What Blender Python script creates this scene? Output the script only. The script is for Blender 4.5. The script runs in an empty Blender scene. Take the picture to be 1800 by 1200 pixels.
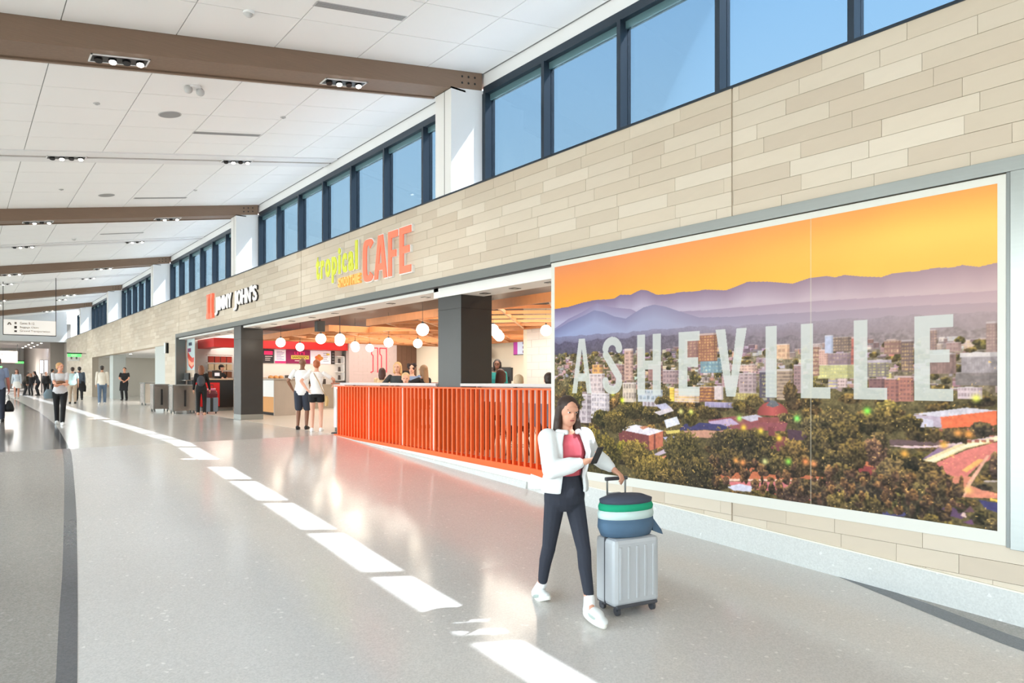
import bpy, bmesh, math, random
import numpy as np
from mathutils import Vector, Matrix
random.seed(7); RNG = np.random.default_rng(7)
S = bpy.context.scene
COL = S.collection

# ------------------------------------------------------------------ camera
CAM_H = 1.22                                   # above the shop floor (z = 0); the concourse ramps down towards the camera
YAW = math.atan(973 / 1220)
cd = bpy.data.cameras.new('camera'); cam = bpy.data.objects.new('camera', cd); COL.objects.link(cam)
cd.sensor_width = 36; cd.lens = 1220 / 1800 * 36; cd.shift_y = 68 / 1800; cd.clip_start = .05; cd.clip_end = 400
cam.location = (0, 0, CAM_H); cam.rotation_euler = (math.pi / 2, 0, -YAW)
S.camera = cam

# ------------------------------------------------------------------ exposure, world, sun
S.view_settings.view_transform = 'Standard'; S.view_settings.look = 'None'
S.view_settings.gamma = 1; S.view_settings.use_curve_mapping = False
S.view_settings.exposure = 0.14
S.cycles.max_bounces = 8; S.cycles.diffuse_bounces = 5; S.cycles.glossy_bounces = 3
S.cycles.transparent_max_bounces = 12; S.cycles.transmission_bounces = 6
S.cycles.caustics_reflective = False; S.cycles.caustics_refractive = False
S.cycles.sample_clamp_indirect = 6.0

SKY_K = 9.6
w = bpy.data.worlds.new('sky'); S.world = w; w.use_nodes = True
nt = w.node_tree; nt.nodes.clear()
out = nt.nodes.new('ShaderNodeOutputWorld'); bg = nt.nodes.new('ShaderNodeBackground')
tc = nt.nodes.new('ShaderNodeTexCoord'); sep = nt.nodes.new('ShaderNodeSeparateXYZ'); ramp = nt.nodes.new('ShaderNodeValToRGB')
mp = nt.nodes.new('ShaderNodeMapRange'); mp.inputs[1].default_value = -1; mp.inputs[2].default_value = 1
nt.links.new(tc.outputs['Generated'], sep.inputs[0]); nt.links.new(sep.outputs[2], mp.inputs[0]); nt.links.new(mp.outputs[0], ramp.inputs[0])
nt.links.new(ramp.outputs[0], bg.inputs[0]); nt.links.new(bg.outputs[0], out.inputs[0])
cr = ramp.color_ramp
cr.elements[0].position = 0.0; cr.elements[0].color = (.50, .49, .46, 1)
cr.elements[1].position = 1.0; cr.elements[1].color = (.34, .58, .95, 1)
for p, c in ((.49, (.55, .54, .51, 1)), (.51, (1.0, .99, .97, 1)), (.62, (.76, .87, 1.0, 1)), (.75, (.52, .72, 1.0, 1))):
    e = cr.elements.new(p); e.color = c
bg.inputs[1].default_value = SKY_K

SUN_DIR = Vector((-1, .49, -1.46))             # the way the light travels, in through the clerestory
sd = bpy.data.lights.new('sun', 'SUN'); sd.energy = 190; sd.angle = .009; sd.color = (1, .76, .71)
so = bpy.data.objects.new('sun', sd); COL.objects.link(so)
so.rotation_euler = SUN_DIR.to_track_quat('-Z', 'Y').to_euler()
# daylight enters through unseen glazing added on the west side (outside the frame): portals guide the sky sampling
for yc in (-1, 20, 42):
    pl = bpy.data.lights.new('sky_portal', 'AREA'); pl.shape = 'RECTANGLE'; pl.size = 21; pl.size_y = 4.2
    pl.cycles.is_portal = True
    po = bpy.data.objects.new('sky_portal', pl); COL.objects.link(po)
    po.location = (-6.6, yc, 1.8); po.rotation_euler = (math.pi / 2, 0, -math.pi / 2)

# ------------------------------------------------------------------ helpers
def lin(c):
    r = []
    for v in c[:3]:
        v = v / 255.
        r.append(v / 12.92 if v <= .04045 else ((v + .055) / 1.055) ** 2.4)
    return (*r, 1)
MATS = {}
def mat(name, rgb, rough=.6, metal=0., var=0., vscale=6., bump=0., bscale=80., emit=None, estr=0., spec=.5, stretch=None, rnd=0., coat=0.):
    """procedural material: base colour in sRGB 0-255, optional noise variation, bump, per-object tint"""
    if name in MATS: return MATS[name]
    m = bpy.data.materials.new(name); m.use_nodes = True; n = m.node_tree; b = n.nodes['Principled BSDF']
    c = lin(rgb); b.inputs['Base Color'].default_value = c; b.inputs['Roughness'].default_value = rough
    b.inputs['Metallic'].default_value = metal; b.inputs['Specular IOR Level'].default_value = spec
    if coat: b.inputs['Coat Weight'].default_value = coat; b.inputs['Coat Roughness'].default_value = .05
    m.diffuse_color = c
    if emit is not None:
        b.inputs['Emission Color'].default_value = lin(emit); b.inputs['Emission Strength'].default_value = estr
    if var or bump or rnd:
        t = n.nodes.new('ShaderNodeTexCoord'); mpn = n.nodes.new('ShaderNodeMapping')
        n.links.new(t.outputs['Object'], mpn.inputs[0])
        if stretch: mpn.inputs['Scale'].default_value = stretch
        if var or rnd:
            ns = n.nodes.new('ShaderNodeTexNoise'); ns.inputs['Scale'].default_value = vscale; ns.inputs['Detail'].default_value = 5
            n.links.new(mpn.outputs[0], ns.inputs[0])
            hsv = n.nodes.new('ShaderNodeHueSaturation'); hsv.inputs['Color'].default_value = c
            ma = n.nodes.new('ShaderNodeMath'); ma.operation = 'MULTIPLY_ADD'; ma.inputs[1].default_value = var * 2; ma.inputs[2].default_value = 1 - var
            n.links.new(ns.outputs[0], ma.inputs[0]); src = ma.outputs[0]
            if rnd:
                oi = n.nodes.new('ShaderNodeObjectInfo'); m2 = n.nodes.new('ShaderNodeMath'); m2.operation = 'MULTIPLY_ADD'
                m2.inputs[1].default_value = rnd * 2; m2.inputs[2].default_value = -rnd
                n.links.new(oi.outputs['Random'], m2.inputs[0])
                m3 = n.nodes.new('ShaderNodeMath'); m3.operation = 'ADD'; n.links.new(src, m3.inputs[0]); n.links.new(m2.outputs[0], m3.inputs[1]); src = m3.outputs[0]
            n.links.new(src, hsv.inputs['Value']); n.links.new(hsv.outputs[0], b.inputs['Base Color'])
        if bump:
            nb = n.nodes.new('ShaderNodeTexNoise'); nb.inputs['Scale'].default_value = bscale; nb.inputs['Detail'].default_value = 4
            n.links.new(mpn.outputs[0], nb.inputs[0]); bp = n.nodes.new('ShaderNodeBump'); bp.inputs['Strength'].default_value = bump
            bp.inputs['Distance'].default_value = .01
            n.links.new(nb.outputs[0], bp.inputs['Height']); n.links.new(bp.outputs[0], b.inputs['Normal'])
    MATS[name] = m; return m
def glass(name, tint, refl=.5):
    if name in MATS: return MATS[name]
    m = bpy.data.materials.new(name); m.use_nodes = True; n = m.node_tree; n.nodes.clear()
    o = n.nodes.new('ShaderNodeOutputMaterial'); mx = n.nodes.new('ShaderNodeMixShader'); tr = n.nodes.new('ShaderNodeBsdfTransparent')
    gl = n.nodes.new('ShaderNodeBsdfGlossy'); fr = n.nodes.new('ShaderNodeFresnel'); k = n.nodes.new('ShaderNodeMath'); k.operation = 'MULTIPLY'; k.inputs[1].default_value = refl
    tr.inputs[0].default_value = (*tint, 1); gl.inputs['Roughness'].default_value = .02; fr.inputs[0].default_value = 1.45
    n.links.new(fr.outputs[0], k.inputs[0]); n.links.new(k.outputs[0], mx.inputs[0]); n.links.new(tr.outputs[0], mx.inputs[1]); n.links.new(gl.outputs[0], mx.inputs[2]); n.links.new(mx.outputs[0], o.inputs[0])
    MATS[name] = m; return m
def terrazzo(name, rgb, rough, amt=.12, scale=90., flakes=True):
    if name in MATS: return MATS[name]
    m = bpy.data.materials.new(name); m.use_nodes = True; n = m.node_tree; b = n.nodes['Principled BSDF']
    t = n.nodes.new('ShaderNodeTexCoord'); v = n.nodes.new('ShaderNodeTexVoronoi'); v.inputs['Scale'].default_value = scale
    n.links.new(t.outputs['Object'], v.inputs[0])
    sp = n.nodes.new('ShaderNodeSeparateColor'); n.links.new(v.outputs['Color'], sp.inputs[0])
    ns = n.nodes.new('ShaderNodeTexNoise'); ns.inputs['Scale'].default_value = 1.3; n.links.new(t.outputs['Object'], ns.inputs[0])
    a = n.nodes.new('ShaderNodeMath'); a.operation = 'MULTIPLY_ADD'; a.inputs[1].default_value = amt * 2; a.inputs[2].default_value = 1 - amt
    n.links.new(sp.outputs[0], a.inputs[0])
    a2 = n.nodes.new('ShaderNodeMath'); a2.operation = 'MULTIPLY_ADD'; a2.inputs[1].default_value = .08; n.links.new(ns.outputs[0], a2.inputs[0]); n.links.new(a.outputs[0], a2.inputs[2])
    src = a2.outputs[0]
    if flakes:
        v2 = n.nodes.new('ShaderNodeTexVoronoi'); v2.inputs['Scale'].default_value = scale * .45; n.links.new(t.outputs['Object'], v2.inputs[0])
        s2 = n.nodes.new('ShaderNodeSeparateColor'); n.links.new(v2.outputs['Color'], s2.inputs[0])
        g = n.nodes.new('ShaderNodeMath'); g.operation = 'GREATER_THAN'; g.inputs[1].default_value = .993; n.links.new(s2.outputs[1], g.inputs[0])
        a3 = n.nodes.new('ShaderNodeMath'); a3.operation = 'MULTIPLY_ADD'; a3.inputs[1].default_value = .22; n.links.new(g.outputs[0], a3.inputs[0]); n.links.new(src, a3.inputs[2]); src = a3.outputs[0]
    h = n.nodes.new('ShaderNodeHueSaturation'); h.inputs['Color'].default_value = lin(rgb); n.links.new(src, h.inputs['Value'])
    n.links.new(h.outputs[0], b.inputs['Base Color']); b.inputs['Roughness'].default_value = rough; b.inputs['Specular IOR Level'].default_value = .4
    m.diffuse_color = lin(rgb); MATS[name] = m; return m

class MB:
    """collects shapes, then links them as ONE mesh object"""
    def __init__(s): s.v = []; s.f = []
    def add(s, vs, fs):
        o = len(s.v); s.v += [tuple(v) for v in vs]; s.f += [tuple(i + o for i in f) for f in fs]; return s
    def box(s, x0, x1, y0, y1, z0, z1):
        return s.add([(x, y, z) for z in (z0, z1) for y in (y0, y1) for x in (x0, x1)],
                     [(0, 2, 3, 1), (4, 5, 7, 6), (0, 1, 5, 4), (2, 6, 7, 3), (0, 4, 6, 2), (1, 3, 7, 5)])
    def hexa(s, p):      # 8 corners: bottom 4 ccw, top 4 ccw
        return s.add(p, [(3, 2, 1, 0), (4, 5, 6, 7), (0, 1, 5, 4), (1, 2, 6, 5), (2, 3, 7, 6), (3, 0, 4, 7)])
    def prism(s, poly, fn0, fn1):   # extrude a 2-D polygon between two placements
        n = len(poly); a = [fn0(*p) for p in poly]; b = [fn1(*p) for p in poly]
        return s.add(a + b, [tuple(range(n))[::-1], tuple(range(n, 2 * n))] + [(i, (i + 1) % n, n + (i + 1) % n, n + i) for i in range(n)])
    def cyl(s, p, q, r0, r1=None, n=12, cap=True):
        r1 = r0 if r1 is None else r1; p = Vector(p); q = Vector(q); d = (q - p).normalized()
        u = d.orthogonal().normalized(); v = d.cross(u); vs = []
        for c, r in ((p, r0), (q, r1)):
            vs += [tuple(c + (u * math.cos(2 * math.pi * i / n) + v * math.sin(2 * math.pi * i / n)) * r) for i in range(n)]
        fs = [(i, (i + 1) % n, n + (i + 1) % n, n + i) for i in range(n)]
        if cap: fs += [tuple(range(n))[::-1], tuple(range(n, 2 * n))]
        return s.add(vs, fs)
    def ball(s, c, rx, ry=None, rz=None, n=14, m=9, rot=None):
        ry = rx if ry is None else ry; rz = rx if rz is None else rz; vs = []; fs = []; c = Vector(c)
        def P(x, y, z):
            v = Vector((x * rx, y * ry, z * rz)); v = rot @ v if rot else v; return tuple(c + v)
        vs.append(P(0, 0, 1))
        for j in range(1, m):
            t = math.pi * j / m
            for i in range(n): a = 2 * math.pi * i / n; vs.append(P(math.sin(t) * math.cos(a), math.sin(t) * math.sin(a), math.cos(t)))
        vs.append(P(0, 0, -1)); L = len(vs) - 1
        for i in range(n):
            fs.append((0, 1 + i, 1 + (i + 1) % n)); fs.append((L, 1 + (m - 2) * n + (i + 1) % n, 1 + (m - 2) * n + i))
            for j in range(m - 2): a = 1 + j * n; fs.append((a + i, a + n + i, a + n + (i + 1) % n, a + (i + 1) % n))
        return s.add(vs, fs)
    def loft(s, rings, n=16):        # rings: (centre, rx, ry, Matrix3 or None), closed at both ends
        vs = []; fs = []
        for c, rx, ry, R in rings:
            for i in range(n):
                a = 2 * math.pi * i / n; v = Vector((rx * math.cos(a), ry * math.sin(a), 0)); v = R @ v if R else v
                vs.append(tuple(Vector(c) + v))
        k = len(rings)
        for j in range(k - 1):
            for i in range(n): fs.append((j * n + i, j * n + (i + 1) % n, (j + 1) * n + (i + 1) % n, (j + 1) * n + i))
        fs += [tuple(range(n))[::-1], tuple(range((k - 1) * n, k * n))]
        return s.add(vs, fs)
    def mesh(s, name='m', smooth=False):
        me = bpy.data.meshes.new(name); me.from_pydata(s.v, [], s.f); me.update()
        if smooth: me.polygons.foreach_set('use_smooth', [True] * len(me.polygons))
        return me
    def build(s, name, m, parent=None, smooth=False, bevel=0., loc=None):
        me = s.mesh(name, smooth)
        return link(name, me, m, parent, bevel, loc)
def link(name, me, m, parent=None, bevel=0., loc=None):
    o = bpy.data.objects.new(name, me); COL.objects.link(o)
    if m is not None and not me.materials: me.materials.append(m)
    if parent is not None: o.parent = parent
    if loc is not None: o.location = loc
    if bevel:
        b = o.modifiers.new('bevel', 'BEVEL'); b.width = bevel; b.segments = 2; b.limit_method = 'ANGLE'
    return o
def tag(o, label=None, cat=None, group=None, kind=None):
    if label: o['label'] = label
    if cat: o['category'] = cat
    if group: o['group'] = group
    if kind: o['kind'] = kind
    return o
def empty(name, loc=(0, 0, 0), rz=0.):
    o = bpy.data.objects.new(name, None); COL.objects.link(o); o.location = loc; o.rotation_euler = (0, 0, rz); o.empty_display_size = .2; return o
def box(name, x0, x1, y0, y1, z0, z1, m, parent=None, bevel=0.):
    return MB().box(x0, x1, y0, y1, z0, z1).build(name, m, parent, bevel=bevel)
def lamp(name, kind, loc, energy, color=(1, 1, 1), size=.1, target=None, spot=1.2, blend=.6, parent=None):
    d = bpy.data.lights.new(name, kind); d.energy = energy; d.color = color
    if kind == 'AREA': d.size = size
    else: d.shadow_soft_size = size
    if kind == 'SPOT': d.spot_size = spot; d.spot_blend = blend
    o = bpy.data.objects.new(name, d); COL.objects.link(o); o.location = loc
    if target is not None: o.rotation_euler = (Vector(target) - Vector(loc)).to_track_quat('-Z', 'Y').to_euler()
    if parent is not None: o.parent = parent
    return o

TMP = bpy.data.scenes.new('workbench')         # scratch scene for evaluating modifiers and text; removed at the end
def evaluate(ob):
    TMP.collection.objects.link(ob); vl = TMP.view_layers[0]; vl.update()
    me = bpy.data.meshes.new_from_object(ob.evaluated_get(vl.depsgraph)); bpy.data.objects.remove(ob); return me
# ------------------------------------------------------------------ site dimensions (metres)
WX = 6.60                      # corridor face of the shop wall
GX = 7.35                      # clerestory glass
SILL, HEAD, CEIL0, SLOPE = 4.41, 6.30, 6.70, .173
def ceil_z(x): return CEIL0 - SLOPE * (GX - x)
COLS = [-1.9, 9.98, 21.80, 33.30, 44.90, 56.30]      # near faces of the white columns
PY = [-30, 1.77, 5.27, 7.87, 14.6, 21.5, 31, 50, 70, 110]
PZ = [-.86, -.73, -.55, -.38, 0, .03, .1, .17, .22, .25]
def fz(y): return float(np.interp(y, PY, PZ))
END_Y = 64.0

# ------------------------------------------------------------------ surface materials
M_FLOOR = terrazzo('terrazzo_light', (208, 204, 199), .15, .09, 95)
M_FLOORG = terrazzo('terrazzo_grey', (150, 145, 138), .13, .16, 95)
M_FLOORD = terrazzo('terrazzo_dark', (92, 94, 98), .13, .16, 95)
M_BASE = terrazzo('terrazzo_pale', (196, 198, 196), .3, .07, 80)
M_SHOPF = mat('shop_floor_tile', (206, 196, 184), .3, var=.06, vscale=2.)
M_WHITE = mat('white_paint', (236, 236, 236), .7)
M_PANEL = mat('acoustic_panel', (247, 247, 246), .9, rnd=.006, var=.006, vscale=3.)
M_TGRID = mat('ceiling_joint', (176, 176, 175), .9)
M_GAP = mat('dark_gap', (120, 120, 118), .8)
M_GROUT = mat('grout', (186, 174, 158), .9)
TILES = [mat('stone_tile_%d' % i, c, .55, var=.03, vscale=5., stretch=(1, 1, 3), rnd=.02) for i, c in enumerate(((206, 194, 177), (202, 189, 171), (196, 182, 164), (211, 200, 184), (199, 186, 168)))]
M_WOOD = mat('walnut_cladding', (130, 107, 89), .55, var=.18, vscale=5., stretch=(.5, 6, 22), bump=.05)
M_STEEL = mat('brushed_steel', (150, 154, 152), .32, metal=.85, var=.05, vscale=8, stretch=(1, .2, 6))
M_STEELD = mat('grey_metal_trim', (118, 122, 121), .4, metal=.6)
M_FRAME = mat('dark_window_frame', (42, 54, 66), .35, metal=.3)
M_FRAME2 = mat('window_head_metal', (92, 124, 130), .4, metal=.2)
M_BLACK = mat('black_paint', (28, 28, 29), .5)
M_PILLAR = mat('charcoal_panel', (50, 50, 51), .28, var=.12, vscale=2.5)
M_SKYGLASS = glass('tinted_clerestory_glass', (.228, .275, .298), .25)
M_CLEAR = glass('clear_glass', (.93, .96, .95), .6)

# ================================================================== FLOOR
def strip_mesh(left, right, dz, y0, y1, step=1.0):
    """floor strip between two x(y) edges that follows the ramp"""
    ys = sorted(set([y0, y1] + [y for y in PY if y0 < y < y1] + list(np.arange(math.ceil(y0), y1, step))))
    b = MB(); vs = []; fs = []
    for y in ys: vs += [(left(y), y, fz(y) + dz), (right(y), y, fz(y) + dz)]
    for i in range(len(ys) - 1): fs.append((2 * i, 2 * i + 1, 2 * i + 3, 2 * i + 2))
    b.add(vs, fs); return b
floor = tag(strip_mesh(lambda y: -6.6, lambda y: 6.62 if not 31 < y < 50.8 else 10.6, 0, -14, 110, 4).build('floor', M_FLOOR),
            'polished light terrazzo concourse floor ramping down towards the front', 'floor', kind='structure')
BR = lambda y: float(np.interp(y, [-14, 4.82, 6.36, 9.35, 13.8, 19.2, 22.2, 30, 64], [-1.7, .55, .73, 1.06, 1.5, 1.85, 2.03, 2.25, 2.6]))
BL = lambda y: float(np.interp(y, [-14, 4.89, 5.82, 7.17, 11.2, 13.8, 19.2, 22.2, 30, 64], [-1.95, .45, .55, .71, 1.13, 1.38, 1.72, 1.9, 2.13, 2.5]))
strip_mesh(lambda y: -6.4, BL, .0012, -13.5, 64).build('terrazzo_field', M_FLOORG, floor)
strip_mesh(BL, BR, .0015, -13.5, 64).build('terrazzo_band', M_FLOORD, floor)
WL = lambda y: float(np.interp(y, [-8, 1.61, 3.29], [2.6, 5.99, 6.58])); WR = lambda y: float(np.interp(y, [-8, 1.7, 2.7, 3.3], [3.2, 6.27, 6.585, 6.59]))
strip_mesh(WL, WR, .0015, -8, 3.29, .4).build('terrazzo_band', M_FLOORD, floor)
strip_mesh(WR, lambda y: 6.59, .0012, -8, 2.7, .4).build('terrazzo_field', M_FLOORG, floor)

def shopz(y): return max(0., fz(y))
ys = [7.3, 14.6, 17, 21.5, 25, 29.2]
b = MB(); b.add([p for y in ys for p in ((6.6, y, shopz(y) + .002), (16, y, shopz(y) + .002))], [(2 * i, 2 * i + 1, 2 * i + 3, 2 * i + 2) for i in range(len(ys) - 1)])
tag(b.build('floor_shop', M_SHOPF), 'pale beige tiled floor inside the cafe and sandwich shop', 'floor', kind='structure')

# ================================================================== TILED SHOP WALL
b = MB()
b.box(6.612, 6.95, -6, END_Y, 2.99, 4.40)                    # band over the shopfronts
b.box(6.612, 6.95, -6, 7.29, -1.2, 2.99)                     # behind the mural
b.box(6.612, 6.95, 29.15, 31.0, -.1, 2.99); b.box(6.612, 6.95, 31.0, 50.8, 2.65, 2.99); b.box(6.612, 6.95, 50.8, END_Y, -.1, 2.99)
wall = tag(b.build('wall_right', M_GROUT), 'beige stone tiled wall above and beside the shopfronts', 'wall', kind='structure')
ROW = .1605
regions = [(-4, END_Y, 3.0, 4.405, 0), (1.0, 7.28, -.72, -.10, 1), (-4, 1.66, -1.1, 3.0, 1), (29.16, 31.0, .1, 3.0, 0), (31.0, 50.8, 2.66, 3.0, 0), (50.8, END_Y, .15, 3.0, 0)]
tiles = []
k0 = 0
for (ya, yb, za, zb, kind) in regions:
    k = int(math.ceil((4.405 - zb) / ROW - 1e-6)) - 1
    while 4.405 - k * ROW > za + .01:
        z1 = min(4.405 - k * ROW, zb); z0 = max(4.405 - (k + 1) * ROW, za); k += 1
        if z1 - z0 < .02: continue
        rr = random.Random(k * 13 + 5)
        y = ya - rr.random() * .9
        while y < yb:
            L = rr.choice((.78, .78, .78, .92, .5)); y0, y1 = max(y, ya), min(y + L, yb); y += L
            for j in (4.42, 16.6, 28.7, 41.0, 53.2):           # movement joints
                if y0 < j < y1: tiles.append((y0, j - .008, z0, z1)); y0 = j + .008
            if y1 - y0 > .03: tiles.append((y0, y1, z0, z1))
tiles.sort(key=lambda t: (abs(t[0] - 3.5) if t[0] > 1.5 else 99) )
tiles = [t for t in tiles if t[1] > .8 or t[0] < -99] + [t for t in tiles if t[1] <= .8]
rest = MB(); rest_m = []
cache = {}
wts = [3, 3, 2, 2, 2]
for i, (y0, y1, z0, z1) in enumerate(tiles):
    mi = random.choices(range(5), wts)[0]; g = .0016; proud = random.uniform(0, .0025)
    if i < 300:
        key = (round(y1 - y0, 3), round(z1 - z0, 3), mi)
        if key not in cache:
            me = MB().box(-.012, .004, -(y1 - y0) / 2 + g, (y1 - y0) / 2 - g, -(z1 - z0) / 2 + g, (z1 - z0) / 2 - g).mesh('tile'); me.materials.append(TILES[mi]); cache[key] = me
        o = link('tile', cache[key], None, wall); o.location = (6.61 - proud, (y0 + y1) / 2, (z0 + z1) / 2)
    else:
        rest.box(6.597 - proud, 6.614, y0 + g, y1 - g, z0 + g, z1 - g); rest_m += [mi] * 6
me = rest.mesh('tile'); [me.materials.append(t) for t in TILES]; me.polygons.foreach_set('material_index', rest_m)
tag(link('tile_field', me, None, wall), kind='stuff')
box('coping', 6.585, 6.66, -6, END_Y, 4.402, 4.43, M_FRAME, wall)
box('window_ledge', 6.66, 7.5, -6, END_Y, 4.34, 4.415, M_WHITE, wall)
# sloping terrazzo base below the mural
b = MB(); yy = [-6, 1.77, 5.27, 7.29]
top = lambda y: float(np.interp(y, [-6, 1.77, 7.3], [-.75, -.47, -.165]))
for a, c in zip(yy[:-1], yy[1:]):
    b.hexa([(6.56, a, fz(a) - .05), (6.66, a, fz(a) - .05), (6.66, c, fz(c) - .05), (6.56, c, fz(c) - .05), (6.575, a, top(a)), (6.66, a, top(a)), (6.66, c, top(c)), (6.575, c, top(c))])
tag(b.build('baseboard_right', M_BASE), 'pale speckled terrazzo base sloping along the foot of the mural wall', 'baseboard', kind='structure')
b = MB()
for a, c in zip(yy[:-1], yy[1:]):
    b.hexa([(6.57, a, top(a)), (6.66, a, top(a)), (6.66, c, top(c)), (6.57, c, top(c)), (6.57, a, top(a) + .012), (6.66, a, top(a) + .012), (6.66, c, top(c) + .012), (6.57, c, top(c) + .012)])
tag(b.build('trim_1', mat('cream_bead', (232, 228, 214), .4)), 'thin cream edging strip on top of the sloping terrazzo base', 'trim', kind='structure')

# ================================================================== CLERESTORY WINDOWS AND COLUMNS
wins = ['blue clerestory window above the mural, nearest to the viewer', 'clerestory window above the cafe sign', 'clerestory window above the sandwich shop sign', 'clerestory window third bay beyond the first column', 'clerestory window fourth bay beyond the first column', 'short clerestory window next to the far end wall']
bays = [(-4.5, COLS[1], 1)] + [(COLS[i] + .5, COLS[i + 1], i + 1) for i in range(1, 5)] + [(COLS[5] + .5, END_Y, 6)]
for n, (ya, yb, idx) in enumerate(bays):
    wn = tag(empty('window_%d' % (n + 1), (0, 0, 0)), wins[n], 'window', kind='structure')
    box('head', 7.30, 7.53, ya, yb, HEAD, 6.43, M_FRAME, wn)
    box('transom', 7.39, 7.47, ya, yb, 6.20, HEAD, M_FRAME2, wn)
    box('sill', 7.30, 7.52, ya, yb, 4.415, 4.46, M_FRAME, wn)
    box('jamb', 7.28, 7.50, yb - .09, yb, 4.46, HEAD, M_FRAME, wn)
    ms = [yb - 1.63 * k for k in range(1, 9) if yb - 1.63 * k > ya + .2]
    if n == 0: ms = [m for m in ms if m > 2.2] + [2.06, 1.80, .2, -1.4, -3.]
    edges = [yb - .09]
    for m in ms:
        box('mullion', 7.28, 7.50, m - .035, m + .035, 4.46, HEAD, M_FRAME, wn); edges += [m + .035, m - .035]
    edges.append(ya)
    for i in range(0, len(edges) - 1, 2):
        if edges[i] - edges[i + 1] > .05: box('pane', 7.425, 7.435, edges[i + 1], edges[i], 4.46, 6.20, M_SKYGLASS, wn)
cl = ['broad white column under the first timber beam beside the big windows', 'white column under the second timber beam, above the cafe sign', 'white column under the third timber beam', 'white column under the fourth timber beam', 'smallest white column under the farthest timber beam']
for i, c in enumerate(COLS[1:]):
    o = tag(empty('column', (6.62, c, SILL)), cl[i], 'column', kind='structure')
    zt = ceil_z(6.62) - .32 - SILL
    MB().hexa([(0, 0, 0), (.72, 0, 0), (.72, .5, 0), (0, .5, 0), (0, 0, zt), (.72, 0, zt + .12), (.72, .5, zt + .12), (0, .5, zt)]).build('shaft', M_WHITE, o)
    box('reveal', -.004, .004, .20, .212, 0, zt, M_GAP, o); box('capital', -.005, .3, .0, .5, zt - .012, zt + .02, M_BLACK, o)

# ================================================================== CEILING, BEAMS, ROOF
def slab(x0, x1, y0, y1, t0, t1):
    """box lying on the sloping ceiling plane; t = height offsets from it"""
    return [(x0, y0, ceil_z(x0) + t0), (x1, y0, ceil_z(x1) + t0), (x1, y1, ceil_z(x1) + t0), (x0, y1, ceil_z(x0) + t0),
            (x0, y0, ceil_z(x0) + t1), (x1, y0, ceil_z(x1) + t1), (x1, y1, ceil_z(x1) + t1), (x0, y1, ceil_z(x0) + t1)]
ceiling = tag(MB().hexa(slab(-6.8, 7.36, -14, END_Y, .0, .12)).build('ceiling', M_TGRID), 'white sloping panelled concourse ceiling', 'ceiling', kind='structure')
XB = [-.33, .97, 2.26, 3.57, 4.87, 6.14, 7.30]
XL = [-6.7, -5.5, -4.2, -2.9, -1.6, -.33]
panels = []
for c0, c1 in zip([-13.9] + [c + .57 for c in COLS], [COLS[0]] + COLS[1:] + [END_Y]):
    mid = c0 - .57 + 6.43
    if c1 - c0 > 9: segs = [(c0, mid - .4, 6), (mid + .4, c1, 5)]
    else: segs = [(c0, c1, 6)]
    for a, z, n in segs:
        for j in range(n):
            ya, yb = a + (z - a) * j / n, a + (z - a) * (j + 1) / n
            for xa, xb in zip(XB[:-1], XB[1:]): panels.append((max(0, abs((ya + yb) / 2 - 12) - 6), xa, xb, ya, yb))
            for xa, xb in zip(XL[:-1], XL[1:]): panels.append((999, xa, xb, ya, yb))
panels.sort(key=lambda p: p[0] if p[4] > 6 else 500)
rest = MB(); cache = {}
for i, (_, xa, xb, ya, yb) in enumerate(panels):
    g = .006
    if i < 300:
        key = (round(xb - xa, 3), round(yb - ya, 3))
        if key not in cache:
            hx, hy = (xb - xa) / 2 - g, (yb - ya) / 2 - g
            q = [(sx * hx, sy * hy, SLOPE * sx * hx + t) for t in (-.02, .005) for sx, sy in ((-1, -1), (1, -1), (1, 1), (-1, 1))]
            me = MB().hexa(q).mesh('panel'); me.materials.append(M_PANEL); cache[key] = me
        o = link('panel', cache[key], None, ceiling); xm = (xa + xb) / 2; o.location = (xm, (ya + yb) / 2, ceil_z(xm))
    else: rest.hexa(slab(xa + g, xb - g, ya + g, yb - g, -.02, .005))
tag(rest.build('panel_field', M_PANEL, ceiling), kind='stuff')
tag(MB().hexa(slab(-7.6, 7.40, -15, END_Y + .3, .14, .40)).build('roof', M_WHITE), 'flat roof deck over the concourse ceiling', 'roof', kind='structure')
b = MB().box(7.33, 7.37, -14, END_Y, 6.425, 6.69)
tag(b.build('trim_2', M_WHITE), 'white fascia strip between the clerestory window heads and the ceiling', 'trim', kind='structure')
tag(MB().box(7.30, 7.34, -14, END_Y, 6.675, 6.69).build('trim_3', M_GAP), 'dark shadow line where the ceiling meets the window fascia', 'trim', kind='structure')

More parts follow.
